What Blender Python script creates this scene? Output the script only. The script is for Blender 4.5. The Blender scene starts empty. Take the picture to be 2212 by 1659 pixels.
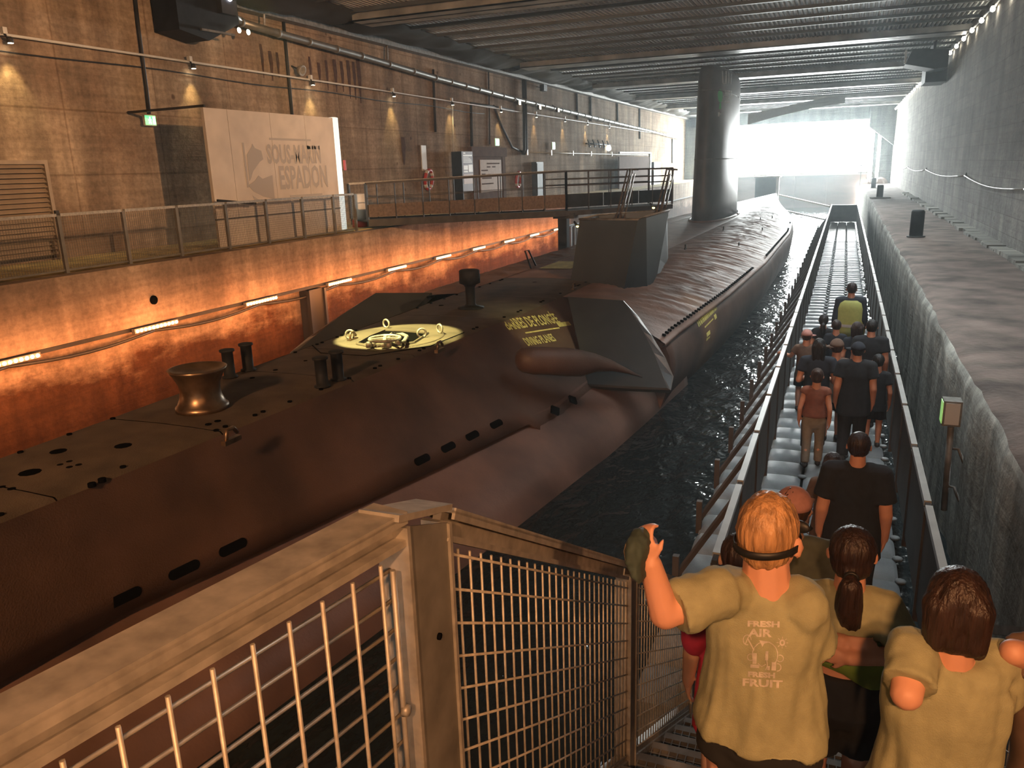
import bpy, bmesh, math, random
from mathutils import Vector, Matrix, noise
from mathutils.bvhtree import BVHTree
R = math.radians
random.seed(7)
S = bpy.context.scene
COL = S.collection

# ------------------------------------------------------------------ camera, sky, light, exposure
cam_d = bpy.data.cameras.new('camera')
cam = bpy.data.objects.new('camera', cam_d)
COL.objects.link(cam)
S.camera = cam
cam_d.sensor_width = 36.0
cam_d.lens = 27.9928
cam_d.clip_start = 0.05
cam_d.clip_end = 400
cam.matrix_world = Matrix(((0.9263837, -0.0687210, 0.3702576, 0.0000000), (0.3752185, 0.2520021, -0.8920236, 0.0000000), (-0.0320049, 0.9652836, 0.2592360, 3.8500000), (0.0000000, 0.0000000, 0.0000000, 1.0000000)))

W = bpy.data.worlds.new('sky')
S.world = W
W.use_nodes = True
bg = W.node_tree.nodes['Background']
bg.inputs['Color'].default_value = (0.93, 1.0, 0.99, 1)
bg.inputs['Strength'].default_value = 95.0

S.view_settings.view_transform = 'Standard'
S.view_settings.look = 'None'
S.view_settings.exposure = 0.1
S.view_settings.gamma = 1.0
S.view_settings.use_curve_mapping = False
S.cycles.use_denoising = True
S.cycles.use_adaptive_sampling = True
S.cycles.adaptive_threshold = 0.02
S.cycles.max_bounces = 7
S.cycles.diffuse_bounces = 4
S.cycles.glossy_bounces = 3
S.cycles.transmission_bounces = 2
S.cycles.volume_bounces = 0
S.cycles.sample_clamp_indirect = 6.0
S.cycles.caustics_reflective = False
S.cycles.caustics_refractive = False

def lamp(name, kind, loc, energy, color, target=None, **kw):
    d = bpy.data.lights.new(name, kind)
    d.energy = energy
    d.color = color
    for k, v in kw.items():
        setattr(d, k, v)
    o = bpy.data.objects.new(name, d)
    COL.objects.link(o)
    o.location = loc
    if target is not None:
        o.rotation_euler = (Vector(target) - Vector(loc)).to_track_quat('-Z', 'Y').to_euler()
    return o

# the bright mouth of the pen: a portal steers the sky light in through it
p = lamp('mouth_portal', 'AREA', (-5.6, 87.5, 5.2), 1, (1, 1, 1), (-5.6, 0, 5.2), shape='RECTANGLE', size=14.5, size_y=5.0)
p.data.cycles.is_portal = True
# amber floodlights high on the right wall, out of the picture; the first one stands behind the stair head
for tgt, e in (((-15.5, 8.0, 5.0), 5400), ((-15.5, 16.5, 5.2), 7400), ((-15.5, 28.0, 5.4), 8000), ((-15.5, 46.0, 5.6), 3000)):
    lamp('amber_flood', 'SPOT', (3.55, 8.6, 6.9), e * .95, (1.0, 0.56, 0.28), tgt, spot_size=R(46), spot_blend=0.9, shadow_soft_size=0.2)
lamp('hull_fill_light', 'SPOT', (-4.5, -6.5, 7.4), 5200, (1.0, 0.48, 0.20), (-6.3, 4.5, 0.4), spot_size=R(62), spot_blend=1.0, shadow_soft_size=.5)  # added warm fill lamp that brightens the side of the hull
for y in (14.0, 27.0, 40.0):
    lamp('cool_fill_light', 'AREA', (0.6, y, 8.0), 230, (0.88, 0.97, 1.0), None, shape='RECTANGLE', size=.3, size_y=12.0, spread=R(85))  # added cool fill above the walkway, making up for weaker daylight
for lx, e in ((0.2, 400), (1.7, 500)):
    lamp('stair_lamp', 'SPOT', (lx, -1.7, 5.0), e, (1.0, 0.46, 0.19), (-.2, 2.3, 2.4), spot_size=R(66), spot_blend=0.7, shadow_soft_size=0.05)

# ------------------------------------------------------------------ helpers
class MB:
    """collects shapes and links them as one mesh object"""
    def __init__(s):
        s.v = []; s.f = []; s.sm = []
    def add(s, vs, fs, smooth=False):
        b = len(s.v)
        s.v += [tuple(v) for v in vs]
        s.f += [tuple(i + b for i in f) for f in fs]
        s.sm += [smooth] * len(fs)
        return s
    def box(s, x0, x1, y0, y1, z0, z1, M=None):
        vs = [Vector((x, y, z)) for z in (z0, z1) for y in (y0, y1) for x in (x0, x1)]
        if M is not None: vs = [M @ v for v in vs]
        return s.add(vs, [(0, 2, 3, 1), (4, 5, 7, 6), (0, 1, 5, 4), (2, 6, 7, 3), (0, 4, 6, 2), (1, 3, 7, 5)])
    def bar(s, a, b, w, h, up=(0, 0, 1)):
        """rectangular bar from a to b, w sideways, h along up"""
        a = Vector(a); b = Vector(b); d = (b - a)
        L = d.length; d.normalize(); u = Vector(up)
        sd = d.cross(u)
        if sd.length < 1e-4: sd = d.cross(Vector((1, 0, 0)))
        sd.normalize(); u = sd.cross(d)
        M = Matrix((sd, d, u)).transposed().to_4x4(); M.translation = a
        return s.box(-w / 2, w / 2, 0, L, -h / 2, h / 2, M)
    def tube(s, pts, r, n=8, cap=True, smooth=True):
        pts = [Vector(p) for p in pts]
        rs = r if isinstance(r, (list, tuple)) else [r] * len(pts)
        rings = []
        prev = None
        for i, p in enumerate(pts):
            d = (pts[min(i + 1, len(pts) - 1)] - pts[max(i - 1, 0)]).normalized()
            if prev is None:
                a = d.cross(Vector((0, 0, 1)))
                if a.length < 1e-3: a = d.cross(Vector((1, 0, 0)))
            else:
                a = prev - d * prev.dot(d)
            a.normalize(); prev = a
            c = d.cross(a)
            rings.append([p + (a * math.cos(2 * math.pi * k / n) + c * math.sin(2 * math.pi * k / n)) * rs[i] for k in range(n)])
        return s.loft(rings, True, cap, smooth)
    def loft(s, rings, closed=True, cap=True, smooth=True):
        n = len(rings[0]); vs = [v for rg in rings for v in rg]; fs = []
        for i in range(len(rings) - 1):
            for k in range(n if closed else n - 1):
                k2 = (k + 1) % n
                fs.append((i * n + k, i * n + k2, (i + 1) * n + k2, (i + 1) * n + k))
        b = len(s.v); s.add(vs, fs, smooth)
        if cap and closed:
            m = len(rings)
            s.f += [tuple(b + k for k in reversed(range(n))), tuple(b + (m - 1) * n + k for k in range(n))]
            s.sm += [False, False]
        return s
    def lathe(s, prof, n=24, M=None, smooth=True):
        rings = []
        for r_, z in prof:
            rg = [Vector((r_ * math.cos(2 * math.pi * k / n), r_ * math.sin(2 * math.pi * k / n), z)) for k in range(n)]
            if M is not None: rg = [M @ v for v in rg]
            rings.append(rg)
        return s.loft(rings, True, True, smooth)
    def build(s, name, m, parent=None, origin=None):
        me = bpy.data.meshes.new(name)
        o = bpy.data.objects.new(name, me)
        off = Vector((0, 0, 0))
        if parent is not None:
            q = parent
            while q is not None:
                off += q.location; q = q.parent
        elif origin is not None:
            off = Vector(origin)
        me.from_pydata([tuple(Vector(v) - off) for v in s.v], [], s.f)
        me.polygons.foreach_set('use_smooth', s.sm)
        me.update()
        if m is not None: me.materials.append(m)
        COL.objects.link(o)
        if parent is not None: o.parent = parent
        elif origin is not None: o.location = origin
        return o

def box(*a): return MB().box(*a)

def tag(o, label=None, cat=None, group=None, kind=None):
    if label: o['label'] = label
    if cat: o['category'] = cat
    if group: o['group'] = group
    if kind: o['kind'] = kind
    return o
def empty(name, loc, label=None, cat=None, group=None, kind=None):
    o = bpy.data.objects.new(name, None)
    COL.objects.link(o); o.location = loc
    o.empty_display_size = 0.1
    return tag(o, label, cat, group, kind)
def struct(name, mb, m, parent=None, label=None):
    o = mb.build(name, m, parent)
    if parent is None: o['kind'] = 'structure'
    if label: o['label'] = label
    return o
def copy_of(o, parent, loc=None, name=None):
    c = o.copy(); COL.objects.link(c); c.parent = parent
    if loc is not None: c.location = loc
    if name: c.name = name
    return c
def copy_tree(o, loc=None, label=None, parent=None):
    c = o.copy(); COL.objects.link(c); c.parent = parent
    if loc is not None: c.location = loc
    if label: c['label'] = label
    for ch in list(o.children): copy_tree(ch, parent=c)
    return c

# ------------------------------------------------------------------ materials
def new_mat(name):
    m = bpy.data.materials.new(name); m.use_nodes = True
    nt = m.node_tree; b = nt.nodes['Principled BSDF']
    return m, nt, b
def plain(name, col, rough=0.6, metal=0.0, var=0.12, scale=6.0, bump=0.0, bscale=40.0, stretch=None, spec=0.5):
    m, nt, b = new_mat(name)
    b.inputs['Specular IOR Level'].default_value = spec
    N = nt.nodes; L = nt.links
    b.inputs['Roughness'].default_value = rough
    b.inputs['Metallic'].default_value = metal
    tc = N.new('ShaderNodeTexCoord'); mp = N.new('ShaderNodeMapping')
    L.new(tc.outputs['Object'], mp.inputs['Vector'])
    if stretch: mp.inputs['Scale'].default_value = stretch
    if var > 0:
        n = N.new('ShaderNodeTexNoise'); n.inputs['Scale'].default_value = scale; n.inputs['Detail'].default_value = 5
        L.new(mp.outputs['Vector'], n.inputs['Vector'])
        r = N.new('ShaderNodeValToRGB')
        r.color_ramp.elements[0].position = 0.3; r.color_ramp.elements[1].position = 0.7
        r.color_ramp.elements[0].color = [max(0, c * (1 - var * 2)) for c in col] + [1]
        r.color_ramp.elements[1].color = [min(1, c * (1 + var)) for c in col] + [1]
        L.new(n.outputs['Fac'], r.inputs['Fac']); L.new(r.outputs['Color'], b.inputs['Base Color'])
    else:
        b.inputs['Base Color'].default_value = list(col) + [1]
    if bump > 0:
        n2 = N.new('ShaderNodeTexNoise'); n2.inputs['Scale'].default_value = bscale; n2.inputs['Detail'].default_value = 4
        L.new(mp.outputs['Vector'], n2.inputs['Vector'])
        bp = N.new('ShaderNodeBump'); bp.inputs['Strength'].default_value = bump; bp.inputs['Distance'].default_value = 0.02
        L.new(n2.outputs['Fac'], bp.inputs['Height']); L.new(bp.outputs['Normal'], b.inputs['Normal'])
    return m
def glow(name, col, strength):
    m, nt, b = new_mat(name)
    b.inputs['Base Color'].default_value = (0.8, 0.8, 0.8, 1)
    b.inputs['Emission Color'].default_value = list(col) + [1]
    b.inputs['Emission Strength'].default_value = strength
    return m
def concrete(name, col, dark, axis, stain=0.45, board=0.22, panels=True, lower=None, blocks=False):
    """board-marked concrete on a vertical face; axis 'y' runs along the wall, 'x' for an end wall"""
    m, nt, b = new_mat(name)
    N = nt.nodes; L = nt.links
    b.inputs['Roughness'].default_value = 0.9
    b.inputs['Specular IOR Level'].default_value = 0.08
    tc = N.new('ShaderNodeTexCoord'); sp = N.new('ShaderNodeSeparateXYZ')
    L.new(tc.outputs['Object'], sp.inputs['Vector'])
    cb = N.new('ShaderNodeCombineXYZ')
    L.new(sp.outputs['Y' if axis == 'y' else 'X'], cb.inputs['X']); L.new(sp.outputs['Z'], cb.inputs['Y'])
    def noise_(scale, sx, sy, detail=6, rough=0.6):
        mp = N.new('ShaderNodeMapping'); mp.inputs['Scale'].default_value = (sx, sy, 1)
        L.new(cb.outputs['Vector'], mp.inputs['Vector'])
        n = N.new('ShaderNodeTexNoise'); n.inputs['Scale'].default_value = scale; n.inputs['Detail'].default_value = detail
        n.inputs['Roughness'].default_value = rough
        L.new(mp.outputs['Vector'], n.inputs['Vector']); return n
    def ramp(src, p0, c0, p1, c1):
        r = N.new('ShaderNodeValToRGB')
        r.color_ramp.elements[0].position = p0; r.color_ramp.elements[1].position = p1
        r.color_ramp.elements[0].color = list(c0) + [1]; r.color_ramp.elements[1].color = list(c1) + [1]
        L.new(src, r.inputs['Fac']); return r
    def mix(f, a, c, mode='MIX'):
        x = N.new('ShaderNodeMix'); x.data_type = 'RGBA'; x.blend_type = mode
        if isinstance(f, float): x.inputs[0].default_value = f
        else: L.new(f, x.inputs[0])
        L.new(a, x.inputs[6]); L.new(c, x.inputs[7]); return x.outputs[2]
    big = ramp(noise_(0.55, 1, 1, 8, 0.62).outputs['Fac'], 0.34, dark, 0.66, col)
    streak = ramp(noise_(1.6, 1.0, 0.10, 6).outputs['Fac'], 0.42, (1 - stain,) * 3, 0.60, (1, 1, 1))
    c = mix(0.75, big.outputs['Color'], streak.outputs['Color'], 'MULTIPLY')
    boards = ramp(noise_(2.2, 0.12, 3.2, 3).outputs['Fac'], 0.38, (1 - board,) * 3, 0.58, (1, 1, 1))
    c = mix(0.8, c, boards.outputs['Color'], 'MULTIPLY')
    fine = ramp(noise_(9, 1, 1, 7, 0.7).outputs['Fac'], 0.33, (0.66,) * 3, 0.60, (1.06,) * 3)
    c = mix(0.9, c, fine.outputs['Color'], 'MULTIPLY')
    # rust-dark pits
    pit = N.new('ShaderNodeTexVoronoi'); pit.inputs['Scale'].default_value = 0.9
    L.new(cb.outputs['Vector'], pit.inputs['Vector'])
    pr_ = ramp(pit.outputs['Distance'], 0.045, (0.35, 0.28, 0.24), 0.075, (1, 1, 1))
    c = mix(0.8, c, pr_.outputs['Color'], 'MULTIPLY')
    if panels:
        bk = N.new('ShaderNodeTexBrick'); bk.inputs['Scale'].default_value = 1.0
        bk.offset = 0.0
        bk.inputs['Mortar Size'].default_value = 0.022; bk.inputs['Brick Width'].default_value = 2.6; bk.inputs['Row Height'].default_value = 1.35
        bk.inputs['Color1'].default_value = (1, 1, 1, 1); bk.inputs['Color2'].default_value = (0.86, 0.86, 0.86, 1); bk.inputs['Mortar'].default_value = (0.62, 0.58, 0.55, 1)
        L.new(cb.outputs['Vector'], bk.inputs['Vector'])
        c = mix(0.8, c, bk.outputs['Color'], 'MULTIPLY')
    if blocks:
        bk = N.new('ShaderNodeTexBrick'); bk.inputs['Scale'].default_value = 1.0
        bk.inputs['Mortar Size'].default_value = 0.012; bk.inputs['Brick Width'].default_value = 1.25; bk.inputs['Row Height'].default_value = 0.46; bk.inputs['Mortar Smooth'].default_value = 0.4
        bk.inputs['Color1'].default_value = (1, 1, 1, 1); bk.inputs['Color2'].default_value = (0.68, 0.68, 0.68, 1); bk.inputs['Mortar'].default_value = (0.45, 0.43, 0.41, 1)
        L.new(cb.outputs['Vector'], bk.inputs['Vector'])
        c = mix(0.7, c, bk.outputs['Color'], 'MULTIPLY')
    if lower is not None:
        # tide-stained foot: dark damp patches below a wavering line
        z0, z1, amount = lower
        ad = N.new('ShaderNodeMath'); ad.operation = 'MULTIPLY_ADD'
        nn = noise_(0.9, 0.55, 1.2, 7, 0.65)
        L.new(nn.outputs['Fac'], ad.inputs[0]); ad.inputs[1].default_value = 2.8; L.new(sp.outputs['Z'], ad.inputs[2])
        rg = N.new('ShaderNodeMapRange'); rg.inputs['From Min'].default_value = z0 + 1.4; rg.inputs['From Max'].default_value = z1 + 1.4
        L.new(ad.outputs[0], rg.inputs['Value'])
        rr = ramp(rg.outputs['Result'], 0.1, amount, 0.6, (1, 1, 1))
        c = mix(1.0, c, rr.outputs['Color'], 'MULTIPLY')
    L.new(c, b.inputs['Base Color'])
    h = mix(0.35, noise_(5, 1, 1, 8, 0.7).outputs['Color'], boards.outputs['Color'])
    bp = N.new('ShaderNodeBump'); bp.inputs['Strength'].default_value = 0.7; bp.inputs['Distance'].default_value = 0.05
    L.new(h, bp.inputs['Height']); L.new(bp.outputs['Normal'], b.inputs['Normal'])
    return m

M_wall_left = concrete('left_wall_concrete', (0.60, 0.46, 0.33), (0.33, 0.225, 0.15), 'y', stain=.5)
M_quay_face = concrete('left_quay_concrete', (0.56, 0.44, 0.34), (0.34, 0.25, 0.18), 'y', lower=(0.15, 1.9, (0.20, 0.12, 0.085)), panels=False)
M_quay_band = concrete('left_quay_band_concrete', (0.50, 0.39, 0.30), (0.32, 0.23, 0.17), 'y', panels=False)
M_wall_right = concrete('right_wall_concrete', (0.52, 0.50, 0.46), (0.33, 0.315, 0.29), 'y', stain=0.38, board=0.15, blocks=True, panels=False)
M_quay_right = concrete('right_quay_concrete', (0.66, 0.65, 0.58), (0.40, 0.39, 0.35), 'y', stain=0.6, board=0.2, panels=False, lower=(-1.3, -0.1, (0.4, 0.38, 0.35)))
M_end = concrete('end_concrete', (0.30, 0.32, 0.31), (0.2, 0.21, 0.2), 'x')
M_gate = plain('gate_brown_steel', (0.16, 0.10, 0.075), 0.7, 0, 0.25, 0.8, stretch=(0.3, 1, 1.5))
M_quay_top = plain('quay_paving', (0.20, 0.15, 0.125), 0.9, 0, 0.3, 1.6, 0.6, 14)
M_quay_top_l = plain('left_quay_paving_yellow_lit', (0.56, 0.44, 0.19), 0.9, 0, 0.2, 2.0, 0.4, 14)  # yellow lamplight on the quay floor put into the paving colour
M_roof = plain('roof_rib_steel', (0.85, 0.86, 0.85), 0.5, 0.5, 0.08, 3)  # kept pale so the ribs look lit against dark grooves
M_beam = plain('roof_beam_steel', (0.46, 0.46, 0.44), 0.45, 0.5, 0.25, 1.2)
M_purlin = plain('purlin_steel', (0.10, 0.105, 0.105), 0.5, 0.4, 0.1, 2)
M_tarp = plain('black_tarpaulin', (0.030, 0.034, 0.036), 0.55, 0, 0.1, 2)
M_sub = plain('hull_paint', (0.115, 0.068, 0.048), 0.5, 0, 0.22, 1.1, 0.25, 60)
M_deck = plain('deck_paint', (0.115, 0.09, 0.066), 0.75, 0, 0.2, 2.4, 0.3, 70)
M_casing = plain('casing_paint', (0.30, 0.175, 0.13), 0.55, 0, 0.18, 1.5, 0.3, 14)
M_lowhull = plain('lower_hull_paint', (0.17, 0.10, 0.075), 0.42, 0, 0.25, 0.9, 0.15, 25)
M_box = plain('housing_paint', (0.046, 0.056, 0.064), 0.5, 0, 0.1, 1.2)
M_sail = plain('sail_paint', (0.135, 0.125, 0.125), 0.38, 0, 0.12, 1.2)
M_black = plain('black_steel', (0.022, 0.024, 0.027), 0.6, 0.0, 0.2, 4, spec=.25)
M_dark = plain('dark_steel', (0.06, 0.058, 0.056), 0.6, 0.2, 0.2, 4, spec=.3)
M_hole = plain('hole_black', (0.004, 0.004, 0.004), 1.0, 0, 0, spec=0.0)
M_tip_lit = plain('fin_tip_daylight', (0.26, 0.20, 0.17), 0.45, 0, 0.1, 3)  # daylight on the outer edge of the fin put into a lighter colour
M_fin = plain('fin_paint', (0.050, 0.056, 0.060), 0.5, 0, 0.1, 2)
M_brass = plain('worn_bronze', (0.32, 0.22, 0.14), 0.33, 0.85, 0.25, 5)
M_galv = plain('galvanised_steel', (0.46, 0.43, 0.38), 0.50, 0.45, 0.15, 22)
M_galv_d = plain('dull_galvanised_steel', (0.23, 0.22, 0.20), 0.6, 0.35, 0.2, 8)
M_wire = plain('galvanised_wire', (0.55, 0.50, 0.42), 0.5, 0.4, 0.15, 30)
M_white = plain('white_paint', (0.72, 0.70, 0.66), 0.5, 0, 0.05, 3)
M_pipe = plain('grey_pipe', (0.30, 0.29, 0.27), 0.4, 0.6, 0.1, 4)
M_cable = plain('black_cable', (0.02, 0.02, 0.02), 0.6, 0, 0)
M_red = plain('red_plastic', (0.55, 0.045, 0.03), 0.45, 0, 0.1, 5)
M_float = plain('grey_float_plastic', (0.19, 0.205, 0.21), 0.36, 0, 0.15, 5, 0.5, 160)

def water_mat():
    m, nt, b = new_mat('dark_water')
    N = nt.nodes; L = nt.links
    b.inputs['Base Color'].default_value = (0.012, 0.016, 0.017, 1)
    b.inputs['Roughness'].default_value = 0.06
    b.inputs['IOR'].default_value = 1.33
    tc = N.new('ShaderNodeTexCoord'); mp = N.new('ShaderNodeMapping'); mp.inputs['Scale'].default_value = (1.0, 0.55, 1)
    L.new(tc.outputs['Object'], mp.inputs['Vector'])
    n = N.new('ShaderNodeTexNoise'); n.inputs['Scale'].default_value = 1.9; n.inputs['Detail'].default_value = 3
    n.inputs['Distortion'].default_value = 0.6
    L.new(mp.outputs['Vector'], n.inputs['Vector'])
    n2 = N.new('ShaderNodeTexNoise'); n2.inputs['Scale'].default_value = 7; n2.inputs['Detail'].default_value = 2
    L.new(mp.outputs['Vector'], n2.inputs['Vector'])
    ad = N.new('ShaderNodeMath'); ad.operation = 'MULTIPLY_ADD'
    L.new(n2.outputs['Fac'], ad.inputs[0]); ad.inputs[1].default_value = 0.25; L.new(n.outputs['Fac'], ad.inputs[2])
    bp = N.new('ShaderNodeBump'); bp.inputs['Strength'].default_value = 1.0; bp.inputs['Distance'].default_value = 0.13
    L.new(ad.outputs[0], bp.inputs['Height']); L.new(bp.outputs['Normal'], b.inputs['Normal'])
    return m
M_water = water_mat()

# ------------------------------------------------------------------ the setting
ZW = -0.8           # water level
XL, XR = -15.5, 3.95
struct('water', MB().add([(-13.2, -8, ZW), (1.8, -8, ZW), (1.8, 92, ZW), (-13.2, 92, ZW)], [(0, 1, 2, 3)]), M_water)
struct('wall_left', box(XL - 1, XL, -9, 88, 2.3, 9.2), M_wall_left)
struct('wall_right', box(XR, XR + 1, -9, 88, 1.2, 9.2), M_wall_right)
struct('wall_back', box(XL - 1, XR + 1, -9.5, -8.5, -2, 9.2), M_end)
# left quay: proud upper band, set-back stained foot, dark ledge between them
struct('quay_left', box(XL, -12.62, -9, 88, 1.12, 2.3), M_quay_band)
struct('quay_paving_left', box(XL, -12.98, -9, 88, 2.3, 2.325), M_quay_top_l)
struct('quay_foot_left', box(XL, -12.85, -9, 88, -2.5, 1.12), M_quay_face)
struct('quay_ledge_left', box(-12.86, -12.60, -9, 88, 1.06, 1.13), M_black)

def rough_block(x0, x1, y0, y1, z0, z1, edge, ny, wob):
    """quay with a worn, uneven arris on the side facing the water (x0)"""
    mb = MB(); prof = []
    rings = []
    for i in range(ny + 1):
        y = y0 + (y1 - y0) * i / ny
        def q(k, a): return (noise.noise(Vector((k * 7.3, y * 0.9, 0))) + 0.6 * noise.noise(Vector((k * 3.1, y * 3.1, 5)))) * a
        rg = [(x0 + 0.1 + q(1, wob * 1.6), y, z0), (x0 + 0.02 + q(2, wob * 1.3), y, z0 + 0.9), (x0 + q(3, wob), y, z1 - 0.55),
              (x0 + q(4, wob * .9), y, z1 - edge * 1.5), (x0 + edge * 0.35 + q(5, wob), y, z1 - edge * 0.45), (x0 + edge * 1.3 + q(6, wob), y, z1 - 0.01 + q(8, .012)),
              (x0 + (x1 - x0) * 0.45, y, z1 + q(7, 0.015)), (x1, y, z1)]
        rings.append([Vector(v) for v in rg])
    mb.loft(rings, False, False, True)
    return mb
q = rough_block(1.42, XR, -9, 88, -2.5, 1.5, 0.12, 360, 0.055)
qo = struct('quay_right', q, M_quay_right)
qo.data.materials.append(M_quay_top)
for pl in qo.data.polygons:
    if pl.normal.z > 0.75: pl.material_index = 1
# stone kerb row along the foot of the right wall
kb = empty('wall_foot_kerb', (0, 0, 0), kind='structure')
y = 6.0; k = 0
while y < 60:
    l = random.uniform(0.75, 1.25)
    x0 = XR - random.uniform(0.34, 0.46)
    h = 1.5 + random.uniform(0.05, 0.10)
    MB().box(x0, XR + .01, y, y + l - 0.06, 1.46, h).build('kerb_stone', M_quay_right, kb)
    y += l; k += 1

# far end: lintel, corbel, brown lock gate, bright mouth between them
struct('wall_end_lintel', box(XL - 1, XR + 1, 86, 87.5, 7.45, 9.2), M_end)
struct('wall_end_left', box(XL - 1, -13.2, 86, 88.5, -2, 9.2), M_end)
struct('wall_end_right', box(2.9, XR + 1, 86.4, 88.5, 1.2, 9.2), M_end)
cor = MB().loft([[Vector((x, yy, z)) for (x, z) in ((1.75, 8.45), (XR, 8.45), (XR, 4.95), (1.75, 6.7))] for yy in (85.0, 86.4)], True, True, False)
struct('wall_end_corbel', cor, M_end)
struct('trim_mouth_post', box(2.3, 2.62, 86.4, 86.9, 1.5, 8.4), M_end)
lg = empty('lock_gate', (-5.6, 88.6, ZW), 'brown steel lock gate closing the far end below the bright mouth', 'gate')
box(-13.15, 1.9, 88.3, 89.0, -2.5, 2.35).build('gate_leaf', M_gate, lg)
box(-13.15, 1.9, 88.1, 89.2, 2.35, 2.62).build('walkway', plain('pale_gate_top', (0.42, 0.38, 0.3), 0.7), lg)
for x in (-11, -8, -5, -2):
    box(x, x + .3, 88.1, 88.4, -2.0, 2.3).build('rib', M_gate, lg)
# rubble bank at the right-hand end of the gate
rb = MB()
for i in range(14):
    c = Vector((random.uniform(1.8, 3.2), random.uniform(84.6, 85.4), 1.5)); r0 = random.uniform(.3, .62)
    rb.lathe([(r0 * 1.1, 0), (r0, .35 * r0), (r0 * .6, .8 * r0), (0.05, r0)], 7, Matrix.Translation(c), False)
tag(rb.build('rubble', M_gate, None, (2.7, 85, 1.5)), 'dark heap of rubble under the far mouth at quay end', 'rubble', kind='stuff')

# roof: corrugated sheets between purlins, deep beams across, sagging black tarpaulin on the left
cl = empty('ceiling', (0, 0, 0), kind='structure')
ZC = 8.6
cs = MB()
x = -13.9
while x < XR:
    cs.add([(x, -9, ZC + .02), (x + .012, -9, ZC - .05), (x + .062, -9, ZC - .05), (x + .074, -9, ZC + .02), (x, 88, ZC + .02), (x + .012, 88, ZC - .05), (x + .062, 88, ZC - .05), (x + .074, 88, ZC + .02)],
           [(0, 4, 5, 1), (1, 5, 6, 2), (2, 6, 7, 3)])
    x += .15
o = cs.build('roof_ribs', M_roof, cl); o['kind'] = 'stuff'
box(XL - 1, XR + 1, -9, 88, ZC + .02, ZC + .6).build('roof_slab', M_purlin, cl)  # dark material gives the grooves between the ribs their shade
beams = [-3.5, 8.5, 22.6, 36.2, 47.6, 58.0, 68.5, 79.0]
yy = -8.0
pur = None
while yy < 86:
    if min(abs(yy - b) for b in beams) > 0.75:
        if pur is None:
            pur = MB().box(-13.9, XR, -.06, .06, ZC - .15, ZC - .05).build('purlin', M_purlin, cl); pur.location.y = yy
        else:
            c = copy_of(pur, cl); c.location.y = yy
    yy += 1.75
for b in beams:
    mb = MB().box(-13.9, XR, b - .55, b + .55, ZC - .34, ZC - .30)
    mb.box(-13.9, XR, b - .06, b + .06, ZC - .34, ZC).box(-13.9, XR, b - .55, b - .5, ZC - .34, ZC - .1).box(-13.9, XR, b + .5, b + .55, ZC - .34, ZC - .1)
    mb.build('roof_beam', M_beam, cl)
# tarpaulin bays
for i, (a, b) in enumerate(zip(beams, beams[1:] + [86.5])):
    rings = []
    ny = 44
    for k in range(ny + 1):
        yk = a + .3 + (b - a - .6) * k / ny
        rg = []
        for j in range(15):
            t = j / 14.0
            sag = (0.10 + .22 * (noise.noise(Vector((t * 1.5, yk * .55, i * 3.0))) + .5)) * math.sin(math.pi * min(1, t * 1.02)) ** .6
            fold = 0.06 * noise.noise(Vector((t * 1.2, yk * 2.2, 9.0 + i)))
            rg.append(Vector((XL + .02 + 1.9 * t, yk, ZC - .1 - sag * .9 - fold)))
        rings.append(rg)
    MB().loft(rings, False, False, True).build('tarpaulin', M_tarp, cl)
MB().box(XL, XL + .35, -9, 86, ZC - .38, ZC + .02).build('edge_trunking', M_galv_d, cl)

# ------------------------------------------------------------------ thin volume added in the pen for the veiling lens glare
def glare_haze():
    m = bpy.data.materials.new('glare_haze'); m.use_nodes = True
    nt = m.node_tree; N = nt.nodes; N.clear()
    out = N.new('ShaderNodeOutputMaterial'); v = N.new('ShaderNodeVolumeScatter')
    v.inputs['Color'].default_value = (0.86, 0.96, 1.0, 1)
    v.inputs['Density'].default_value = 0.0021
    v.inputs['Anisotropy'].default_value = 0.55
    nt.links.new(v.outputs[0], out.inputs['Volume'])
    o = box(XL + .02, XR - .02, -8.4, 85.0, ZW + .01, 8.2).build('glare_haze', m)
    tag(o, 'thin veil added in the air of the whole pen for lens glare', 'glare_haze', kind='stuff')
glare_haze()

# ------------------------------------------------------------------ the submarine
sub = empty('submarine', (-6.5, 20, ZW), 'long dark brown submarine moored along the pen with tall sail', 'submarine')
def xc(y): return -6.95 + 0.0215 * y
def interp(tab, y):
    if y <= tab[0][0]: return tab[0][1:]
    for a, b in zip(tab, tab[1:]):
        if y <= b[0]:
            t = (y - a[0]) / (b[0] - a[0])
            return [p + (q - p) * t for p, q in zip(a[1:], b[1:])]
    return tab[-1][1:]
ZD = 1.25
# y, deck half width, lower-edge half width, lower-edge z, bulge half width (z -0.15), waterline half width
ST = [(-6, .12, .16, .2, .2, .25), (-3, .33, .45, .1, .6, .9), (0, .52, .68, .05, 1.05, 1.6), (4.6, .78, .95, .02, 1.5, 2.35),
      (8.9, .98, 1.94, 0, 2.2, 2.95), (11.4, 1.08, 2.45, 0, 2.75, 3.25), (12.1, 1.1, 2.6, 0, 2.9, 3.35), (14.0, 1.2, 2.62, .0, 3.2, 3.5), (17, 1.25, 2.7, 0, 3.5, 3.7)]
STC = [(15.9, 1.25, 3.68), (17, 1.25, 3.74), (21, 1.28, 3.92), (28, 1.28, 4.05), (40, 1.25, 3.85), (48, 1.1, 3.35), (56, .9, 2.5), (64, .6, 1.35), (72, .15, .3)]
def side_pt(y, z):
    """point on the right-hand side plate of the fore body"""
    wd, ws, zs, wb, ww = interp(ST, y)
    t = (ZD - z) / (ZD - zs)
    return Vector((xc(y) + wd + (ws - wd) * t + 0.05 * math.sin(math.pi * t), y, z))
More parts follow.
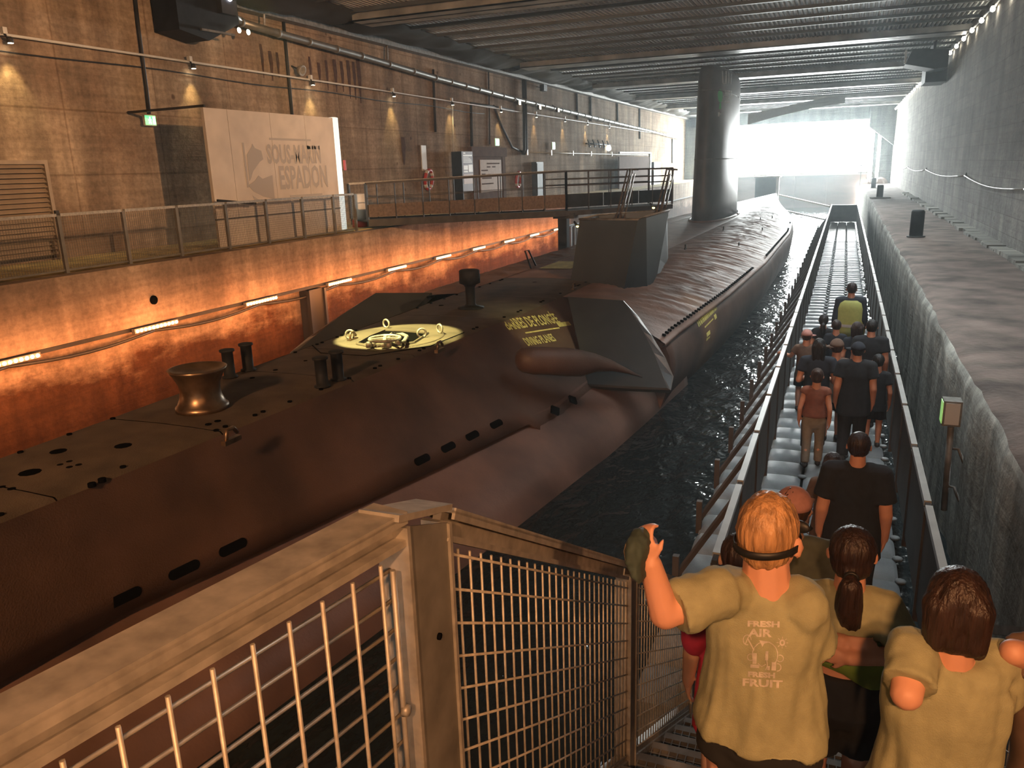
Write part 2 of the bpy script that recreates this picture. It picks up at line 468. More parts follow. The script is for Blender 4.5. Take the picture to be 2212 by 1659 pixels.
# deck plates (each its own piece)
ys = [-6, -3, 0, 2.2, 4.4, 6.3, 8.6, 10.1, 13.1, 15.6, 18.4, 23, 28, 33, 40, 48, 56, 64, 72]
for a, b in zip(ys, ys[1:]):
    rings = []
    n = max(2, int((b - a) / .6))
    for i in range(n + 1):
        y = a + .008 + (b - a - .016) * i / n
        w = interp(ST, y)[0] if y < 14 else interp(STC, y)[0]
        rings.append([Vector((xc(y) + s * w, y, ZD + dz)) for s, dz in ((-1, -.05), (-.93, 0), (-.5, .012), (0, .018), (.5, .012), (.93, 0), (1, -.05))])
    MB().loft(rings, False, False, True).build('deck_plate', M_deck if a < 18 else M_casing, sub)
# fore body side plates
for s, nm in ((1, 'side_plate'), (-1, 'side_plate')):
    rings = []
    n = 90
    for i in range(n + 1):
        y = -6 + 22.3 * i / n
        wd, ws, zs, wb, ww = interp(ST, y)
        if 11.25 < y: zs -= .24; ws += .15
        rg = []
        for t in (0, .06, .2, .4, .6, .8, 1.0):
            z = ZD - .02 - (ZD - .02 - zs) * t
            x = wd + (ws - wd) * t + .05 * math.sin(math.pi * t)
            rg.append(Vector((xc(y) + s * x, y, z)))
        rg.append(Vector((xc(y) + s * (ws - .10), y, zs - .02)))
        rings.append(rg)
    MB().loft(rings, False, False, True).build(nm, M_sub, sub)
# lower hull of the fore body, then the full-width after body
rings = []
for i in range(91):
    y = -6 + 23.0 * i / 90
    wd, ws, zs, wb, ww = interp(ST, y)
    rg = [(ws - .12, zs + .05), (ws - .08, zs - .05), (wb, zs - .25), ((wb + ww) / 2 + .05, -.5), (ww, ZW), (ww * .96, -1.4), (ww * .6, -2.2)]
    if i == 0: rg0 = rg
    full = [Vector((xc(y) + a, y, b)) for a, b in rg] + [Vector((xc(y) - a, y, b)) for a, b in reversed(rg)]
    rings.append(full)
MB().loft(rings, True, True, True).build('bow_hull', M_lowhull, sub)
def hull_w(y):
    w = interp(STC, y)[1]
    return w
rings = []
for i in range(121):
    y = 14.95 + 57.05 * i / 120
    w = hull_w(y)
    k = w / 3.9
    rg = [(w - .16, .58), (w - .05, .50), (w + .04 * k, .30), (w + .09 * k, 0.02), (w + .03 * k, -.3), (w - .13, ZW), (w - .6 * k, -1.5), (w * .5, -2.3)]
    rings.append([Vector((xc(y) + a, y, b)) for a, b in rg] + [Vector((xc(y) - a, y, b)) for a, b in reversed(rg)])
MB().loft(rings, True, True, True).build('after_hull', M_lowhull, sub)
# casing: creased steel sheeting between deck and hull, both sides
for s in (1, -1):
    rings = []
    n = 470
    for i in range(n + 1):
        m = 34; rg = []
        for j in range(m + 3):
            t = min(j, m) / m
            y0 = 15.9 - 1.15 * t ** .8
            y = y0 + (71.5 - y0) * (i / n) ** 1.25
            wd, w = interp(STC, y)
            if j > m:
                rg.append(Vector((xc(y) + s * (w + (.015 if j == m + 1 else -.08)), y, .53 if j == m + 1 else .50))); continue
            x = wd - .02 + (w - wd + .02) * t
            z = ZD - .02 + .10 * math.sin(math.pi * t) * min(1, w / 3.9) - (ZD - .60) * t ** 1.5
            sk = y * 1.0 - t * 2.6
            wv_ = .6 * noise.noise(Vector((y * .5, t * 2.0, 1 + s)))
            c1 = 1 - abs(noise.noise(Vector((sk * 3.0 + wv_, t * 1.3, 3 + s)))) * 2.2
            c2 = 1 - abs(noise.noise(Vector((sk * 7.5 + wv_ * 2, t * 2.4, 8 + s)))) * 2.2
            cr = max(0, c1) ** 2 + .55 * max(0, c2) ** 2
            z += .034 * cr * math.sin(math.pi * min(1, t * 1.02 + .02)) ** .5 * min(1, max(.15, (y - 15.5) / 2))
            rg.append(Vector((xc(y) + s * x, y, z)))
        rings.append(rg)
    MB().loft(rings, False, False, True).build('casing_sheet', M_casing, sub)
# flooding holes along the casing edge (right-hand side is the one in view)
ho = None
def flat_hole(c, nrm, along, a, b, n=10, stadium=False):
    """dark recessed plug, a along, b across"""
    c = Vector(c); nrm = Vector(nrm).normalized(); al = Vector(along); al = (al - nrm * al.dot(nrm)).normalized(); cr = nrm.cross(al)
    pts = []
    for k in range(n):
        th = 2 * math.pi * k / n
        ca, sa = math.cos(th), math.sin(th)
        if stadium: px = (a - b) * (1 if ca >= 0 else -1) + b * ca; py = b * sa
        else: px, py = a * ca, b * sa
        pts.append(c + al * px + cr * py)
    mb = MB().loft([[p + nrm * .006 for p in pts], [p - nrm * .03 for p in pts]], True, True, False)
    return mb
y = 15.1
cnt = 0
while y < 46:
    grp = int((y - 16.4) / 3.2) % 5
    if grp != 3:
        wd, w = interp(STC, y)
        flat_hole((xc(y) + w - .10, y, .685), (.30, 0, 1), (0, 1, 0), .045, .04, 8).build('flooding_hole', M_hole, sub)
    y += .25 + max(0, (y - 22)) * .01
# stadium slots in the fore side plate
for (px, y) in ((0, 4.7), (0, 5.3), (0, 5.85), (0, 8.75), (0, 9.3), (0, 9.85), (0, 10.45)):
    y_ = y
    z = .17
    P = side_pt(y_, z); P2 = side_pt(y_ + .1, z); P3 = side_pt(y_, z + .1)
    nr = (P2 - P).cross(P3 - P)
    if nr.x < 0: nr = -nr
    flat_hole(P, nr, P2 - P, .17 if y < 7 else .15, .055, 16, True).build('free_flood_slot', M_hole, sub)
for y_ in (11.75, 12.4):
    z = .0
    P = side_pt(y_, z); P2 = side_pt(y_ + .1, z); P3 = side_pt(y_, z + .1)
    nr = (P2 - P).cross(P3 - P)
    if nr.x < 0: nr = -nr
    P = P + nr.normalized() * .075
    flat_hole(P, nr, P2 - P, .12, .10, 4).build('square_port', M_hole, sub)
# deck holes
rnd = random.Random(3)
def deck_hole(x, y, a, b=None):
    flat_hole((x, y, ZD + .012), (0, 0, 1), (0, 1, 0), a, b or a, 10).build('deck_hole', M_hole, sub)
for (x, y, a) in ((-6.873, 4.74, 0.1), (-7.15, 5.263, 0.08), (-6.634, 5.593, 0.085), (-8.182, 15.258, 0.09), (-6.601, 5.039, 0.03), (-6.634, 4.965, 0.03), (-6.78, 4.984, 0.03), (-6.771, 5.078, 0.03), (-6.298, 6.438, 0.035), (-6.281, 6.564, 0.035), (-6.661, 4.398, 0.035), (-6.787, 4.403, 0.03), (-7.379, 14.189, 0.05), (-6.668, 17.679, 0.06), (-7.183, 8.718, 0.035), (-7.208, 8.264, 0.035), (-7.108, 9.308, 0.03), (-6.07, 4.836, 0.035), (-6.065, 4.722, 0.035)):
    deck_hole(x, y, a)
for i in range(26):
    y = 3.4 + i * .58
    for s in (-1, 1):
        if rnd.random() < .75:
            wd = interp(ST, min(y, 14))[0]
            deck_hole(xc(y) + s * (wd - .11), y, .028)
            if rnd.random() < .6: deck_hole(xc(y) + s * (wd - .11), y + .14, .028)
# capstan
def on_deck(o_): return o_
cp = MB().lathe([(.30, 0), (.30, .05), (.275, .07), (.235, .16), (.225, .24), (.235, .32), (.28, .42), (.315, .47), (.33, .50), (.30, .505), (.26, .47), (.10, .44)], 36, Matrix.Translation((xc(6.9) + .0, 6.9, ZD + .01)))
cp.build('capstan', M_brass, sub)
# mooring bitts: two pairs, each bitt a part
for (x, y) in ((-7.549, 8.224), (-7.565, 8.617), (-6.003, 8.155), (-6.006, 8.513)):
    mb = MB().lathe([(.105, 0), (.105, .02), (.076, .025), (.076, .35), (.10, .36), (.10, .385), (.08, .39), (.015, .385)], 20, Matrix.Translation((x, y, ZD + .01)))
    mb.build('mooring_bitt', M_black, sub)
mb = MB().lathe([(.26, 0), (.26, .03), (.12, .06), (.095, .10), (.095, .42), (.13, .47), (.205, .50), (.205, .74), (.17, .76), (.02, .765)], 20, Matrix.Translation((xc(14.0) + .02, 14.0, ZD + .01)))
mb.build('vent_head', M_black, sub)
# small cleats standing on the deck edge and padeyes along the casing
for (x, y, z) in ((-5.701, 6.114, 1.24), (-7.25, 10.77, 1.26), (-5.439, 16.893, 1.24), (-5.512, 10.473, 1.25)):
    MB().box(x - .03, x + .03, y - .12, y + .12, z - .02, z + .03).tube([(x, y - .08, z), (x, y - .05, z + .13), (x, y + .05, z + .13), (x, y + .1, z + .06)], .022, 6).build('cleat', M_brass, sub)
for (y, f) in ((19.6, .12), (22.5, .15), (25.8, .2), (29.4, .62), (33.5, .2), (36.5, .65), (41, .45), (44, .6)):
    wd, w = interp(STC, y)
    x = xc(y) + wd + (w - wd) * f; z = ZD - (ZD - .6) * f ** 1.5 + .06
    MB().box(x - .02, x + .02, y - .13, y + .13, z - .08, z + .03).box(x - .02, x + .02, y - .06, y + .06, z + .03, z + .14).build('padeye', M_dark, sub)
# round hatch coaming with wheel, four lifting eyes
HX_, HY_ = xc(11.2) + .02, 11.15
mb = MB()
n = 40
def ring_pts(a, b, z, sq):
    out = []
    for k in range(n):
        th = 2 * math.pi * k / n
        c, s_ = math.cos(th), math.sin(th)
        out.append(Vector((HX_ + a * math.copysign(abs(c) ** sq, c), HY_ + b * math.copysign(abs(s_) ** sq, s_), z)))
    return out
mb.loft([ring_pts(.80, .90, ZD + .012, 1), ring_pts(.78, .88, ZD + .022, 1)], True, True, False)
mb.build('hatch_plate', M_deck, sub)
wl = [Vector(q) for q in ((-6.963, 10.477, 1.29), (-7.062, 11.008, 1.29), (-7.086, 11.519, 1.29), (-6.826, 11.537, 1.29), (-6.258, 11.467, 1.29), (-6.188, 11.174, 1.29), (-6.117, 10.752, 1.29), (-6.342, 10.522, 1.29), (-6.65, 10.344, 1.29))]
wc = sum(wl, Vector()) / len(wl)
MB().loft([[wc + (q - wc) * 1.07 + Vector((0, 0, -.01)) for q in wl], [wc + (q - wc) * 1.05 + Vector((0, 0, .012)) for q in wl], [wc + (q - wc) * .99 + Vector((0, 0, .012)) for q in wl], [wc + (q - wc) * .98 + Vector((0, 0, -.02)) for q in wl]], True, False, False).build('hatch_rim', M_deck, sub)
MB().loft([[q - Vector((0, 0, .012)) for q in wl], [q - Vector((0, 0, .03)) for q in wl]], True, True, False).build('hatch_well', M_hole, sub)
ld_ = [Vector(q) for q in ((-6.82, 10.429, 1.3), (-6.875, 11.079, 1.3), (-6.552, 11.002, 1.3), (-6.338, 10.545, 1.3), (-6.516, 10.33, 1.3))]
hl = MB().loft([[q - Vector((0, 0, .02)) for q in ld_], ld_], True, True, False).build('hatch_lid', M_deck, sub)
wv = MB(); cpt = Vector((-6.436, 10.43, 1.4))
wv.tube([cpt + Vector((.24 * math.cos(2 * math.pi * k / 20), .24 * math.sin(2 * math.pi * k / 20), 0)) for k in range(21)], .022, 6)
for k in range(4):
    th = k * math.pi / 2 + .5
    wv.bar(cpt, cpt + Vector((.24 * math.cos(th), .24 * math.sin(th), 0)), .045, .02)
wv.tube([cpt + Vector((0, 0, -.1)), cpt + Vector((0, 0, .02))], .035, 8)
wv.build('hand_wheel', M_galv, hl)
fr_ = [Vector(q) for q in ((-6.527, 10.676, 1.36), (-6.607, 10.957, 1.36), (-6.437, 10.958, 1.36), (-6.261, 10.812, 1.36), (-6.116, 10.453, 1.36), (-6.136, 10.344, 1.36), (-6.364, 10.499, 1.36))]
MB().tube(fr_ + fr_[:1], .032, 6).build('hinge_arm', M_galv, hl)
for q in ((-6.604, 10.223, 1.34), (-6.588, 10.33, 1.34), (-6.393, 10.308, 1.34), (-6.289, 10.299, 1.34)):
    MB().lathe([(.04, -.05), (.045, 0), (.03, .04), (.005, .045)], 8, Matrix.Translation(q)).build('dog_bolt', M_galv, hl)
for (dx, dy) in ((-.62, -.36), (-.52, .62), (.62, .42), (.50, .02)):
    c = Vector((HX_ + dx, HY_ + dy, ZD + .10)); th = rnd.uniform(-.5, .9)
    MB().tube([c + Vector((math.sin(a) * .07 * math.cos(th), math.sin(a) * .07 * math.sin(th), -math.cos(a) * .07)) for a in [2 * math.pi * k / 16 for k in range(17)]], .017, 7).build('lifting_eye', M_galv, sub)
# deck seams and the hand rail by the ladder
for pts in (((HX_ - .98, HY_ - .9), (HX_ - .5, HY_ - 1.35), (HX_ + .3, HY_ - 1.35), (HX_ + .92, HY_ - .5), (HX_ + .98, HY_ + .6)),):
    MB().tube([(x, y, ZD + .016) for x, y in pts], .008, 4).build('weld_seam', M_hole, sub)
MB().tube([(-7.8, 20.418, 1.237), (-7.8, 20.002, 1.757), (-7.8, 20.278, 1.741), (-7.8, 20.784, 1.282)], .025, 8).build('ladder_hoop', M_black, sub)
MB().add([(xc(21) - 1.0, 20.2, ZD + .022), (xc(21) - .1, 20.2, ZD + .025), (xc(21) - .1, 21.9, ZD + .025), (xc(21) - 1.0, 21.9, ZD + .022)], [(0, 1, 2, 3)]).build('pale_deck_patch', plain('pale_yellow_paint', (.85, .82, .30), .7), sub)

# diving planes
for s in (1, -1):
    def Q(x, y, z):
        return Vector((x, y, z)) if s > 0 else Vector((2 * xc(y) - x, y, z))
    face = [(-5.064, 15.295, 1.332), (-4.448, 15.154, 1.335), (-3.849, 15.017, 1.338), (-3.584, 14.727, 1.134), (-3.282, 14.36, 0.87), (-3.001, 13.965, 0.577), (-2.805, 13.65, 0.338), (-2.624, 13.349, 0.107), (-3.055, 13.414, 0.075), (-3.581, 13.498, 0.041), (-4.131, 13.593, 0.012), (-4.536, 14.339, 0.591)]
    rim = [(-5.067, 15.304, 1.34), (-4.451, 15.163, 1.343), (-3.832, 15.023, 1.346), (-3.468, 14.691, 1.127), (-3.12, 14.296, 0.847), (-2.792, 13.89, 0.554), (-2.582, 13.563, 0.306), (-2.562, 13.32, 0.094), (-3.049, 13.391, 0.056), (-3.575, 13.475, 0.022), (-4.124, 13.57, -0.008), (-4.556, 14.341, 0.589)]
    nv = Vector((-0.153, -0.657, 0.738))
    f0 = [Q(*p_) for p_ in face]
    f1 = [Q(*(Vector(p_) - nv * (.03 if k in (0, 1, 2, 7, 8, 9, 10, 11) else .075))) for k, p_ in enumerate(rim)]
    f2 = [Q(*(Vector(p_) - nv * .16)) for p_ in face]
    MB().loft([f0, [f1[k].lerp(f0[k], .06) if 2 <= k <= 7 else f1[k] for k in range(12)], f2], True, True, False).build('diving_plane', M_fin, sub)
    MB().loft([[f0[k] for k in range(2, 8)], [f1[k] + (f1[k] - f0[k]) * .02 for k in range(2, 8)], [f2[k] for k in range(2, 8)]], False, False, True).build('lit_plane_tip', M_tip_lit, sub)  # daylit crescent built as a paler strip
    if s < 0: continue
    # faired stock on the hull side, rolling out into a thin fin
    secs = []
    for (c3, a, b) in (((-4.683, 11.45, 0.922), .03, .05), ((-4.659, 11.47, 0.918), .13, .14), ((-4.584, 11.5, 0.916), .20, .20), ((-4.448, 11.6, 0.893), .235, .225), ((-4.223, 11.85, 0.841), .24, .23), ((-4.037, 12.05, 0.79), .24, .24),
                       ((-3.879, 12.3, 0.725), .22, .23), ((-3.704, 12.6, 0.673), .19, .16), ((-3.504, 12.9, 0.566), .15, .10), ((-3.307, 13.15, 0.427), .10, .05), ((-3.087, 13.4, 0.263), .03, .015)):
        rg = []
        for k in range(20):
            th = 2 * math.pi * k / 20
            rg.append(Q(c3[0] + math.cos(th) * a * .55, c3[1] - math.cos(th) * a * .8, c3[2] + math.sin(th) * b))
        secs.append(rg)
    MB().loft(secs, True, True, True).build('plane_fairing', M_sub, sub)
# sail
SY = 42.7
def sail_sec(z):
    t = (z - 1.2) / 7.0
    L_ = 5.1 - .35 * t; wdt = .86 - .10 * t
    out = []
    for k in range(40):
        th = 2 * math.pi * k / 40
        cx_, cy_ = math.cos(th), math.sin(th)
        yy = -cy_ * L_
        wloc = wdt * abs(cx_) ** .75 * (1 if yy < 0 else (1 - .35 * (yy / L_) ** 2))
        out.append(Vector((xc(SY) + .02 + math.copysign(wloc, cx_), SY + .25 * t + yy, z)))
    return out
rings = [sail_sec(z) for z in (1.15, 2, 3, 4.02, 4.05, 4.08, 5, 6, 7.0, 7.03, 7.5)]
for k, (z, sc) in enumerate(((7.75, .985), (7.95, .94), (8.08, .84), (8.14, .6))):
    b_ = sail_sec(z); c = sum(b_, Vector()) / 40
    rings.append([c + Vector(((v - c).x * sc, (v - c).y * (sc * .35 + .65), 0)) for v in b_])
mb = MB().loft(rings, True, True, True)
sail = mb.build('sail', M_sail, sub)
for z in (4.05, 7.02):
    b_ = sail_sec(z); c = sum(b_, Vector()) / 40
    MB().tube([c + (v - c) * 1.004 for v in b_] + [c + (b_[0] - c) * 1.004], .022, 5).build('weld_band', M_galv_d, sail)
b_ = sail_sec(1.3); c = sum(b_, Vector()) / 40
MB().tube([c + Vector(((v - c).x * 1.12, (v - c).y * 1.03, -.02)) for v in b_] + [c + Vector(((b_[0] - c).x * 1.12, (b_[0] - c).y * 1.03, -.02))], .07, 6).build('sail_fillet', M_casing, sail)

bvh_sail = BVHTree.FromPolygons([v.co + sub.location for v in sail.data.vertices], [tuple(pl.vertices) for pl in sail.data.polygons])
def stick(pts, faces, bvh, direction, lift, name, m, parent):
    """lay a flat print on a curved surface: each point travels along direction until it meets it"""
    d = Vector(direction).normalized(); out = []
    for p_ in pts:
        h = bvh.ray_cast(Vector(p_), d)
        out.append(h[0] - d * lift if h[0] is not None else None)
    ok = [f for f in faces if all(out[i] is not None for i in f)]
    idx = {}; vs = []; fs = []
    for f in ok:
        g = []
        for i in f:
            if i not in idx: idx[i] = len(vs); vs.append(out[i])
            g.append(idx[i])
        fs.append(g)
    return MB().add(vs, fs).build(name, m, parent)
def text_mesh(txt, size, grid=None, bold=.0, font_scale_x=1.0):
    cu = bpy.data.curves.new('lettering', 'FONT'); cu.body = txt; cu.size = size; cu.align_x = 'CENTER'; cu.align_y = 'CENTER'; cu.offset = bold; cu.resolution_u = 2
    o = bpy.data.objects.new('lettering', cu); COL.objects.link(o)
    dg = bpy.context.evaluated_depsgraph_get()
    me = bpy.data.meshes.new_from_object(o.evaluated_get(dg))
    bpy.data.objects.remove(o)
    bm = bmesh.new(); bm.from_mesh(me)
    if grid:
        xs = [v.co.x for v in bm.verts]; zs = [v.co.y for v in bm.verts]
        a = min(xs)
        while a < max(xs):
            bmesh.ops.bisect_plane(bm, geom=bm.verts[:] + bm.edges[:] + bm.faces[:], plane_co=(a, 0, 0), plane_no=(1, 0, 0)); a += grid
        a = min(zs)
        while a < max(zs):
            bmesh.ops.bisect_plane(bm, geom=bm.verts[:] + bm.edges[:] + bm.faces[:], plane_co=(0, a, 0), plane_no=(0, 1, 0)); a += grid
    bmesh.ops.triangulate(bm, faces=bm.faces[:])
    bm.verts.index_update()
    vs = [(v.co.x * font_scale_x, v.co.y) for v in bm.verts]; fs = [tuple(v.index for v in f.verts) for f in bm.faces]
    bm.free(); bpy.data.meshes.remove(me)
    return vs, fs
def rect_grid(x0, x1, z0, z1, nx, nz):
    vs = [(x0 + (x1 - x0) * i / nx, z0 + (z1 - z0) * j / nz) for j in range(nz + 1) for i in range(nx + 1)]
    fs = [(j * (nx + 1) + i, j * (nx + 1) + i + 1, (j + 1) * (nx + 1) + i + 1, (j + 1) * (nx + 1) + i) for j in range(nz) for i in range(nx)]
    return vs, fs
# painted and lit marks on the right-hand face of the sail (laid on from the right)
M_markw = plain('pale_mark', (.85, .86, .86), .6, 0, .1)
M_markg = plain('green_mark', (.18, .78, .32), .6, 0, 0)

# marks on the sail: pale bars, green paddle with a stub below, pale lettering block (too small to read in the photograph)
EYE = Vector((0, 0, 3.85))
def sail_face(corners, faces, name, m):
    c = sum((Vector(q_) for q_ in corners), Vector()) / len(corners)
    stick([Vector(q_) for q_ in corners], faces, bvh_sail, c - EYE, .012, name, m, sail)
def quad_grid(a, b, c, d, nx, nz):
    a, b, c, d = Vector(a), Vector(b), Vector(c), Vector(d)
    vs = [a.lerp(b, i / nx).lerp(d.lerp(c, i / nx), j / nz) for j in range(nz + 1) for i in range(nx + 1)]
    return vs, rect_grid(0, 1, 0, 1, nx, nz)[1]
for q4, m_, nm in ((((-5.067, 36, 7.657), (-5.011, 36, 7.653), (-4.969, 36, 7.019), (-5.026, 36, 7.023)), M_markw, 'pale_bar'), (((-4.918, 36, 7.664), (-4.843, 36, 7.659), (-4.838, 36, 7.01), (-4.913, 36, 7.015)), M_markw, 'pale_bar'),
                   (((-4.805, 36, 7.638), (-4.748, 36, 7.616), (-4.743, 36, 6.986), (-4.781, 36, 6.988)), M_markw, 'pale_bar'), (((-4.671, 36, 7.539), (-4.634, 36, 7.536), (-4.649, 36, 6.961), (-4.686, 36, 6.964)), M_markw, 'pale_bar'),
                   (((-5.027, 36, 7.059), (-4.839, 36, 7.046), (-4.838, 36, 7.01), (-5.026, 36, 7.023)), M_markw, 'pale_bar'),
                   (((-5.114, 36, 6.298), (-5.038, 36, 6.294), (-5.029, 36, 6.036), (-5.124, 36, 6.041)), M_markg, 'paddle_stem'), (((-5.158, 36, 5.932), (-5.082, 36, 5.928), (-5.095, 36, 5.744), (-5.152, 36, 5.747)), M_markw, 'pale_bar'), (((-5.08, 36, 5.873), (-5.023, 36, 5.87), (-5.022, 36, 5.833), (-5.079, 36, 5.836)), M_markw, 'pale_bar'),
                   (((-4.924, 36, 6.798), (-4.604, 36, 6.759), (-4.596, 36, 6.559), (-4.916, 36, 6.597)), M_markw, 'pale_block'), (((-4.933, 36, 6.544), (-4.594, 36, 6.505), (-4.593, 36, 6.486), (-4.933, 36, 6.525)), M_markw, 'pale_bar'), (((-4.799, 36, 6.481), (-4.686, 36, 6.474), (-4.685, 36, 6.437), (-4.798, 36, 6.444)), M_markw, 'pale_bar'), (((-4.928, 36, 6.397), (-4.588, 36, 6.359), (-4.583, 36, 6.231), (-4.923, 36, 6.269)), M_markw, 'pale_block')):
    vs_, fs_ = quad_grid(*q4, 3, 6); sail_face(vs_, fs_, nm, m_)
pc_ = Vector((-5.086, 36, 6.59)); px_ = (Vector((-4.973, 36, 6.583)) - pc_); pz_ = (Vector((-5.095, 36, 6.845)) - pc_); n = 20
pad = [pc_] + [pc_ + px_ * math.cos(2 * math.pi * k / n) * (1 if math.sin(2 * math.pi * k / n) > 0 else .92) + pz_ * math.sin(2 * math.pi * k / n) * (1 if math.sin(2 * math.pi * k / n) > 0 else 1.25) for k in range(n)]
sail_face(pad, [(0, 1 + k, 1 + (k + 1) % n) for k in range(n)], 'green_paddle', M_markg)

# entrance housing let into the casing, with two pairs of stair rails
eh = empty('entrance_housing', (-5.2, 19, ZD), 'dark steel box housing open on top, over the stair down into the hull', 'housing')
top = [(-5.86, 18.7, 2.643), (-4.269, 18, 2.678), (-4.147, 18.3, 2.719), (-4.089, 20.6, 2.733)]
bot = [(-5.971, 18.3, 1.223), (-4.481, 17.4, 0.928), (-3.97, 17.7, 1.032), (-4.19, 19.8, 1.228)]
REAR = [(-4.659, 23.2, 2.618), (-6.582, 22.8, 2.493)]
def on_plane(q, a, b, c):
    """slide a corner along its sight line into the plane of its panel so each panel is flat"""
    a, b, c, q = Vector(a), Vector(b), Vector(c), Vector(q); n_ = (b - a).cross(c - a); d_ = q - EYE
    return tuple(EYE + d_ * ((a - EYE).dot(n_) / d_.dot(n_)))
bot[0] = on_plane(bot[0], top[0], top[1], bot[1]); bot[2] = on_plane(bot[2], top[1], top[2], bot[1]); bot[3] = on_plane(bot[3], top[2], top[3], bot[2])
top += REAR
bot += [(bot[3][0] - .5, 23.2, .9), (bot[0][0] - .3, 22.8, 1.15)]
def inset(pts, d):
    c = sum((Vector(q_) for q_ in pts), Vector()) / len(pts)
    return [Vector(q_) + (c - Vector(q_)).normalized() * d * Vector((1, 1, 0)).length for q_ in pts]
mb = MB(); ti = inset(top, .05); bi = inset(bot, .05)
for k in range(6):
    k2 = (k + 1) % 6
    MB().loft([[Vector(bot[k]), Vector(bot[k2]), bi[k2], bi[k]], [Vector(top[k]), Vector(top[k2]), ti[k2], ti[k]]], True, True, False).build('side_panel', M_box, eh)
MB().tube([Vector(t) + Vector((0, 0, .015)) for t in top + top[:1]], .03, 6).build('rim', M_galv_d, eh)
for A, B, w in (((-6.764, 27, 3.75), (-5.991, 22.6, 2.448), .34), ((-5.461, 27, 3.711), (-4.847, 22.6, 2.514), .3)):
    A = Vector(A); B = Vector(B)
    for k in range(2):
        o_ = Vector((.12 * k, -.1 * k, 0)); 
        MB().tube([A + o_ + Vector((.18, .35, -.02)), A + o_ + Vector((.05, .2, 0)), A + o_, B + o_ + (B - A) * .25, ], .028, 7).tube([A + o_ + Vector((w * .35, .1, -.15)), B + o_ + Vector((w * .4, 0, 0)) + (B - A) * .25], .022, 7).build('stair_rail', M_brass, eh)

# footbridge from the left quay to the platform over the casing
fb = empty('footbridge', (-9, 26, 2.45), 'dark steel footbridge with railings from the left quay to the submarine', 'footbridge')
N0 = Vector((-12.85, 20.4, 2.58)); N1 = Vector((-8.77, 26.5, 2.45)); N2 = Vector((-5.9, 30.3, 2.45))
dv = (N1 - N0).normalized(); off = Vector((-dv.y, dv.x, 0)) * 1.25
M_bridge = plain('bridge_steel', (0.075, 0.068, 0.062), 0.55, 0.3, 0.15, 4)
M_perf = plain('perforated_sheet', (0.16, 0.115, 0.085), 0.7, 0.1, 0.2, 14)
Z0t, Z1t, Z2t = (-12.913, 20.4, 3.607)[2], (-8.728, 26.5, 3.754)[2], (-5.874, 30.3, 3.735)[2]
def lerp(a, b, t): return a + (b - a) * t
UP = Vector((0, 0, 1))
for side, o_ in ((0, Vector((0, 0, 0))), (1, off)):
    MB().bar(N0 + o_ - UP * .09, N1 + o_ - UP * .09, .08, .2).build('side_beam', M_bridge, fb)
    MB().bar(N1 + o_ - UP * .09, N2 + o_ - UP * .09, .08, .16).build('side_beam', M_bridge, fb)
    T0 = N0 + o_; T0.z = Z0t; T1 = N1 + o_; T1.z = Z1t; T2 = N2 + o_; T2.z = Z2t
    rm = M_bridge if side == 0 else M_galv  # light on the far hand rail put into a paler metal
    MB().bar(T0, T1, .06, .06).build('hand_rail', rm, fb)
    MB().bar(T1, T2, .06, .06).build('hand_rail', rm, fb)
    for (P, Q_, TP, TQ, n_, fr, w) in ((N0 + o_, N1 + o_, T0, T1, 8, (.6, ), .02), (N1 + o_, N2 + o_, T1, T2, 5, (.80, .64), .045)):
        for k in range(n_ + 1):
            t = k / n_
            MB().bar(lerp(P, Q_, t), lerp(TP, TQ, t), .03 if 0 < k < n_ else .07, .03 if 0 < k < n_ else .07, (1, 0, 0)).build('post', M_bridge, fb)
        for f_ in fr:
            MB().bar(lerp(P, TP, f_), lerp(Q_, TQ, f_), w, w).build('mid_rail', M_bridge, fb)
        if side == 0:
            nn = 4 if n_ == 8 else 3
            for k in range(nn):
                a, b = (k + .015) / nn, (k + .985) / nn
                P1 = lerp(P, Q_, a); P2 = lerp(P, Q_, b); q1 = lerp(TP, TQ, a); q2 = lerp(TP, TQ, b)
                A = lerp(P1, q1, .08); B = lerp(P2, q2, .08); C_ = lerp(P2, q2, .42); D = lerp(P1, q1, .42)
                th = off.normalized() * .03
                MB().loft([[A, B, C_, D], [A + th, B + th, C_ + th, D + th]], True, True, False).build('infill_panel', M_perf if n_ == 8 else M_black, fb)
for (P, Q_) in ((N0, N1), (N1, N2)):
    MB().add([P - UP * .02, Q_ - UP * .02, Q_ + off - UP * .02, P + off - UP * .02, P - UP * .06, Q_ - UP * .06, Q_ + off - UP * .06, P + off - UP * .06], [(0, 1, 2, 3), (7, 6, 5, 4), (0, 4, 5, 1), (1, 5, 6, 2), (2, 6, 7, 3), (3, 7, 4, 0)]).build('deck', M_bridge, fb)
pc = N1 + off * .3 + Vector((.1, .1, 0))
MB().box(pc.x - .16, pc.x + .16, pc.y - .16, pc.y + .16, 1.02, 2.34).build('pier', M_black, fb)
MB().box(pc.x - .3, pc.x + .45, pc.y - .25, pc.y + .25, 2.18, 2.36).build('pier_head', M_dark, fb)

# two small yellow lamps under the bridge
for i, (q, lab) in enumerate((((-8.104, 25.6, 2.003), 'small yellow lamp on the bridge pier beside the housing'), ((-5.997, 27.5, 2.473), 'small yellow lamp under the bridge by the stair rails'))):
    L0 = empty('work_lamp', q, lab, 'lamp', 'small yellow lamps under the footbridge')
    Vq = Vector(q)
    MB().tube([Vq, Vq + Vector((-.12, .05, .14))], [.05, .035], 8).build('lamp_body', M_black, L0)
    MB().lathe([(.001, -.05), (.045, -.03), (.05, 0), (.001, .01)], 10, Matrix.Translation(Vq + Vector((.02, -.04, 0)))).build('lens', glow('yellow_lens', (1, .75, .2), 8), L0)

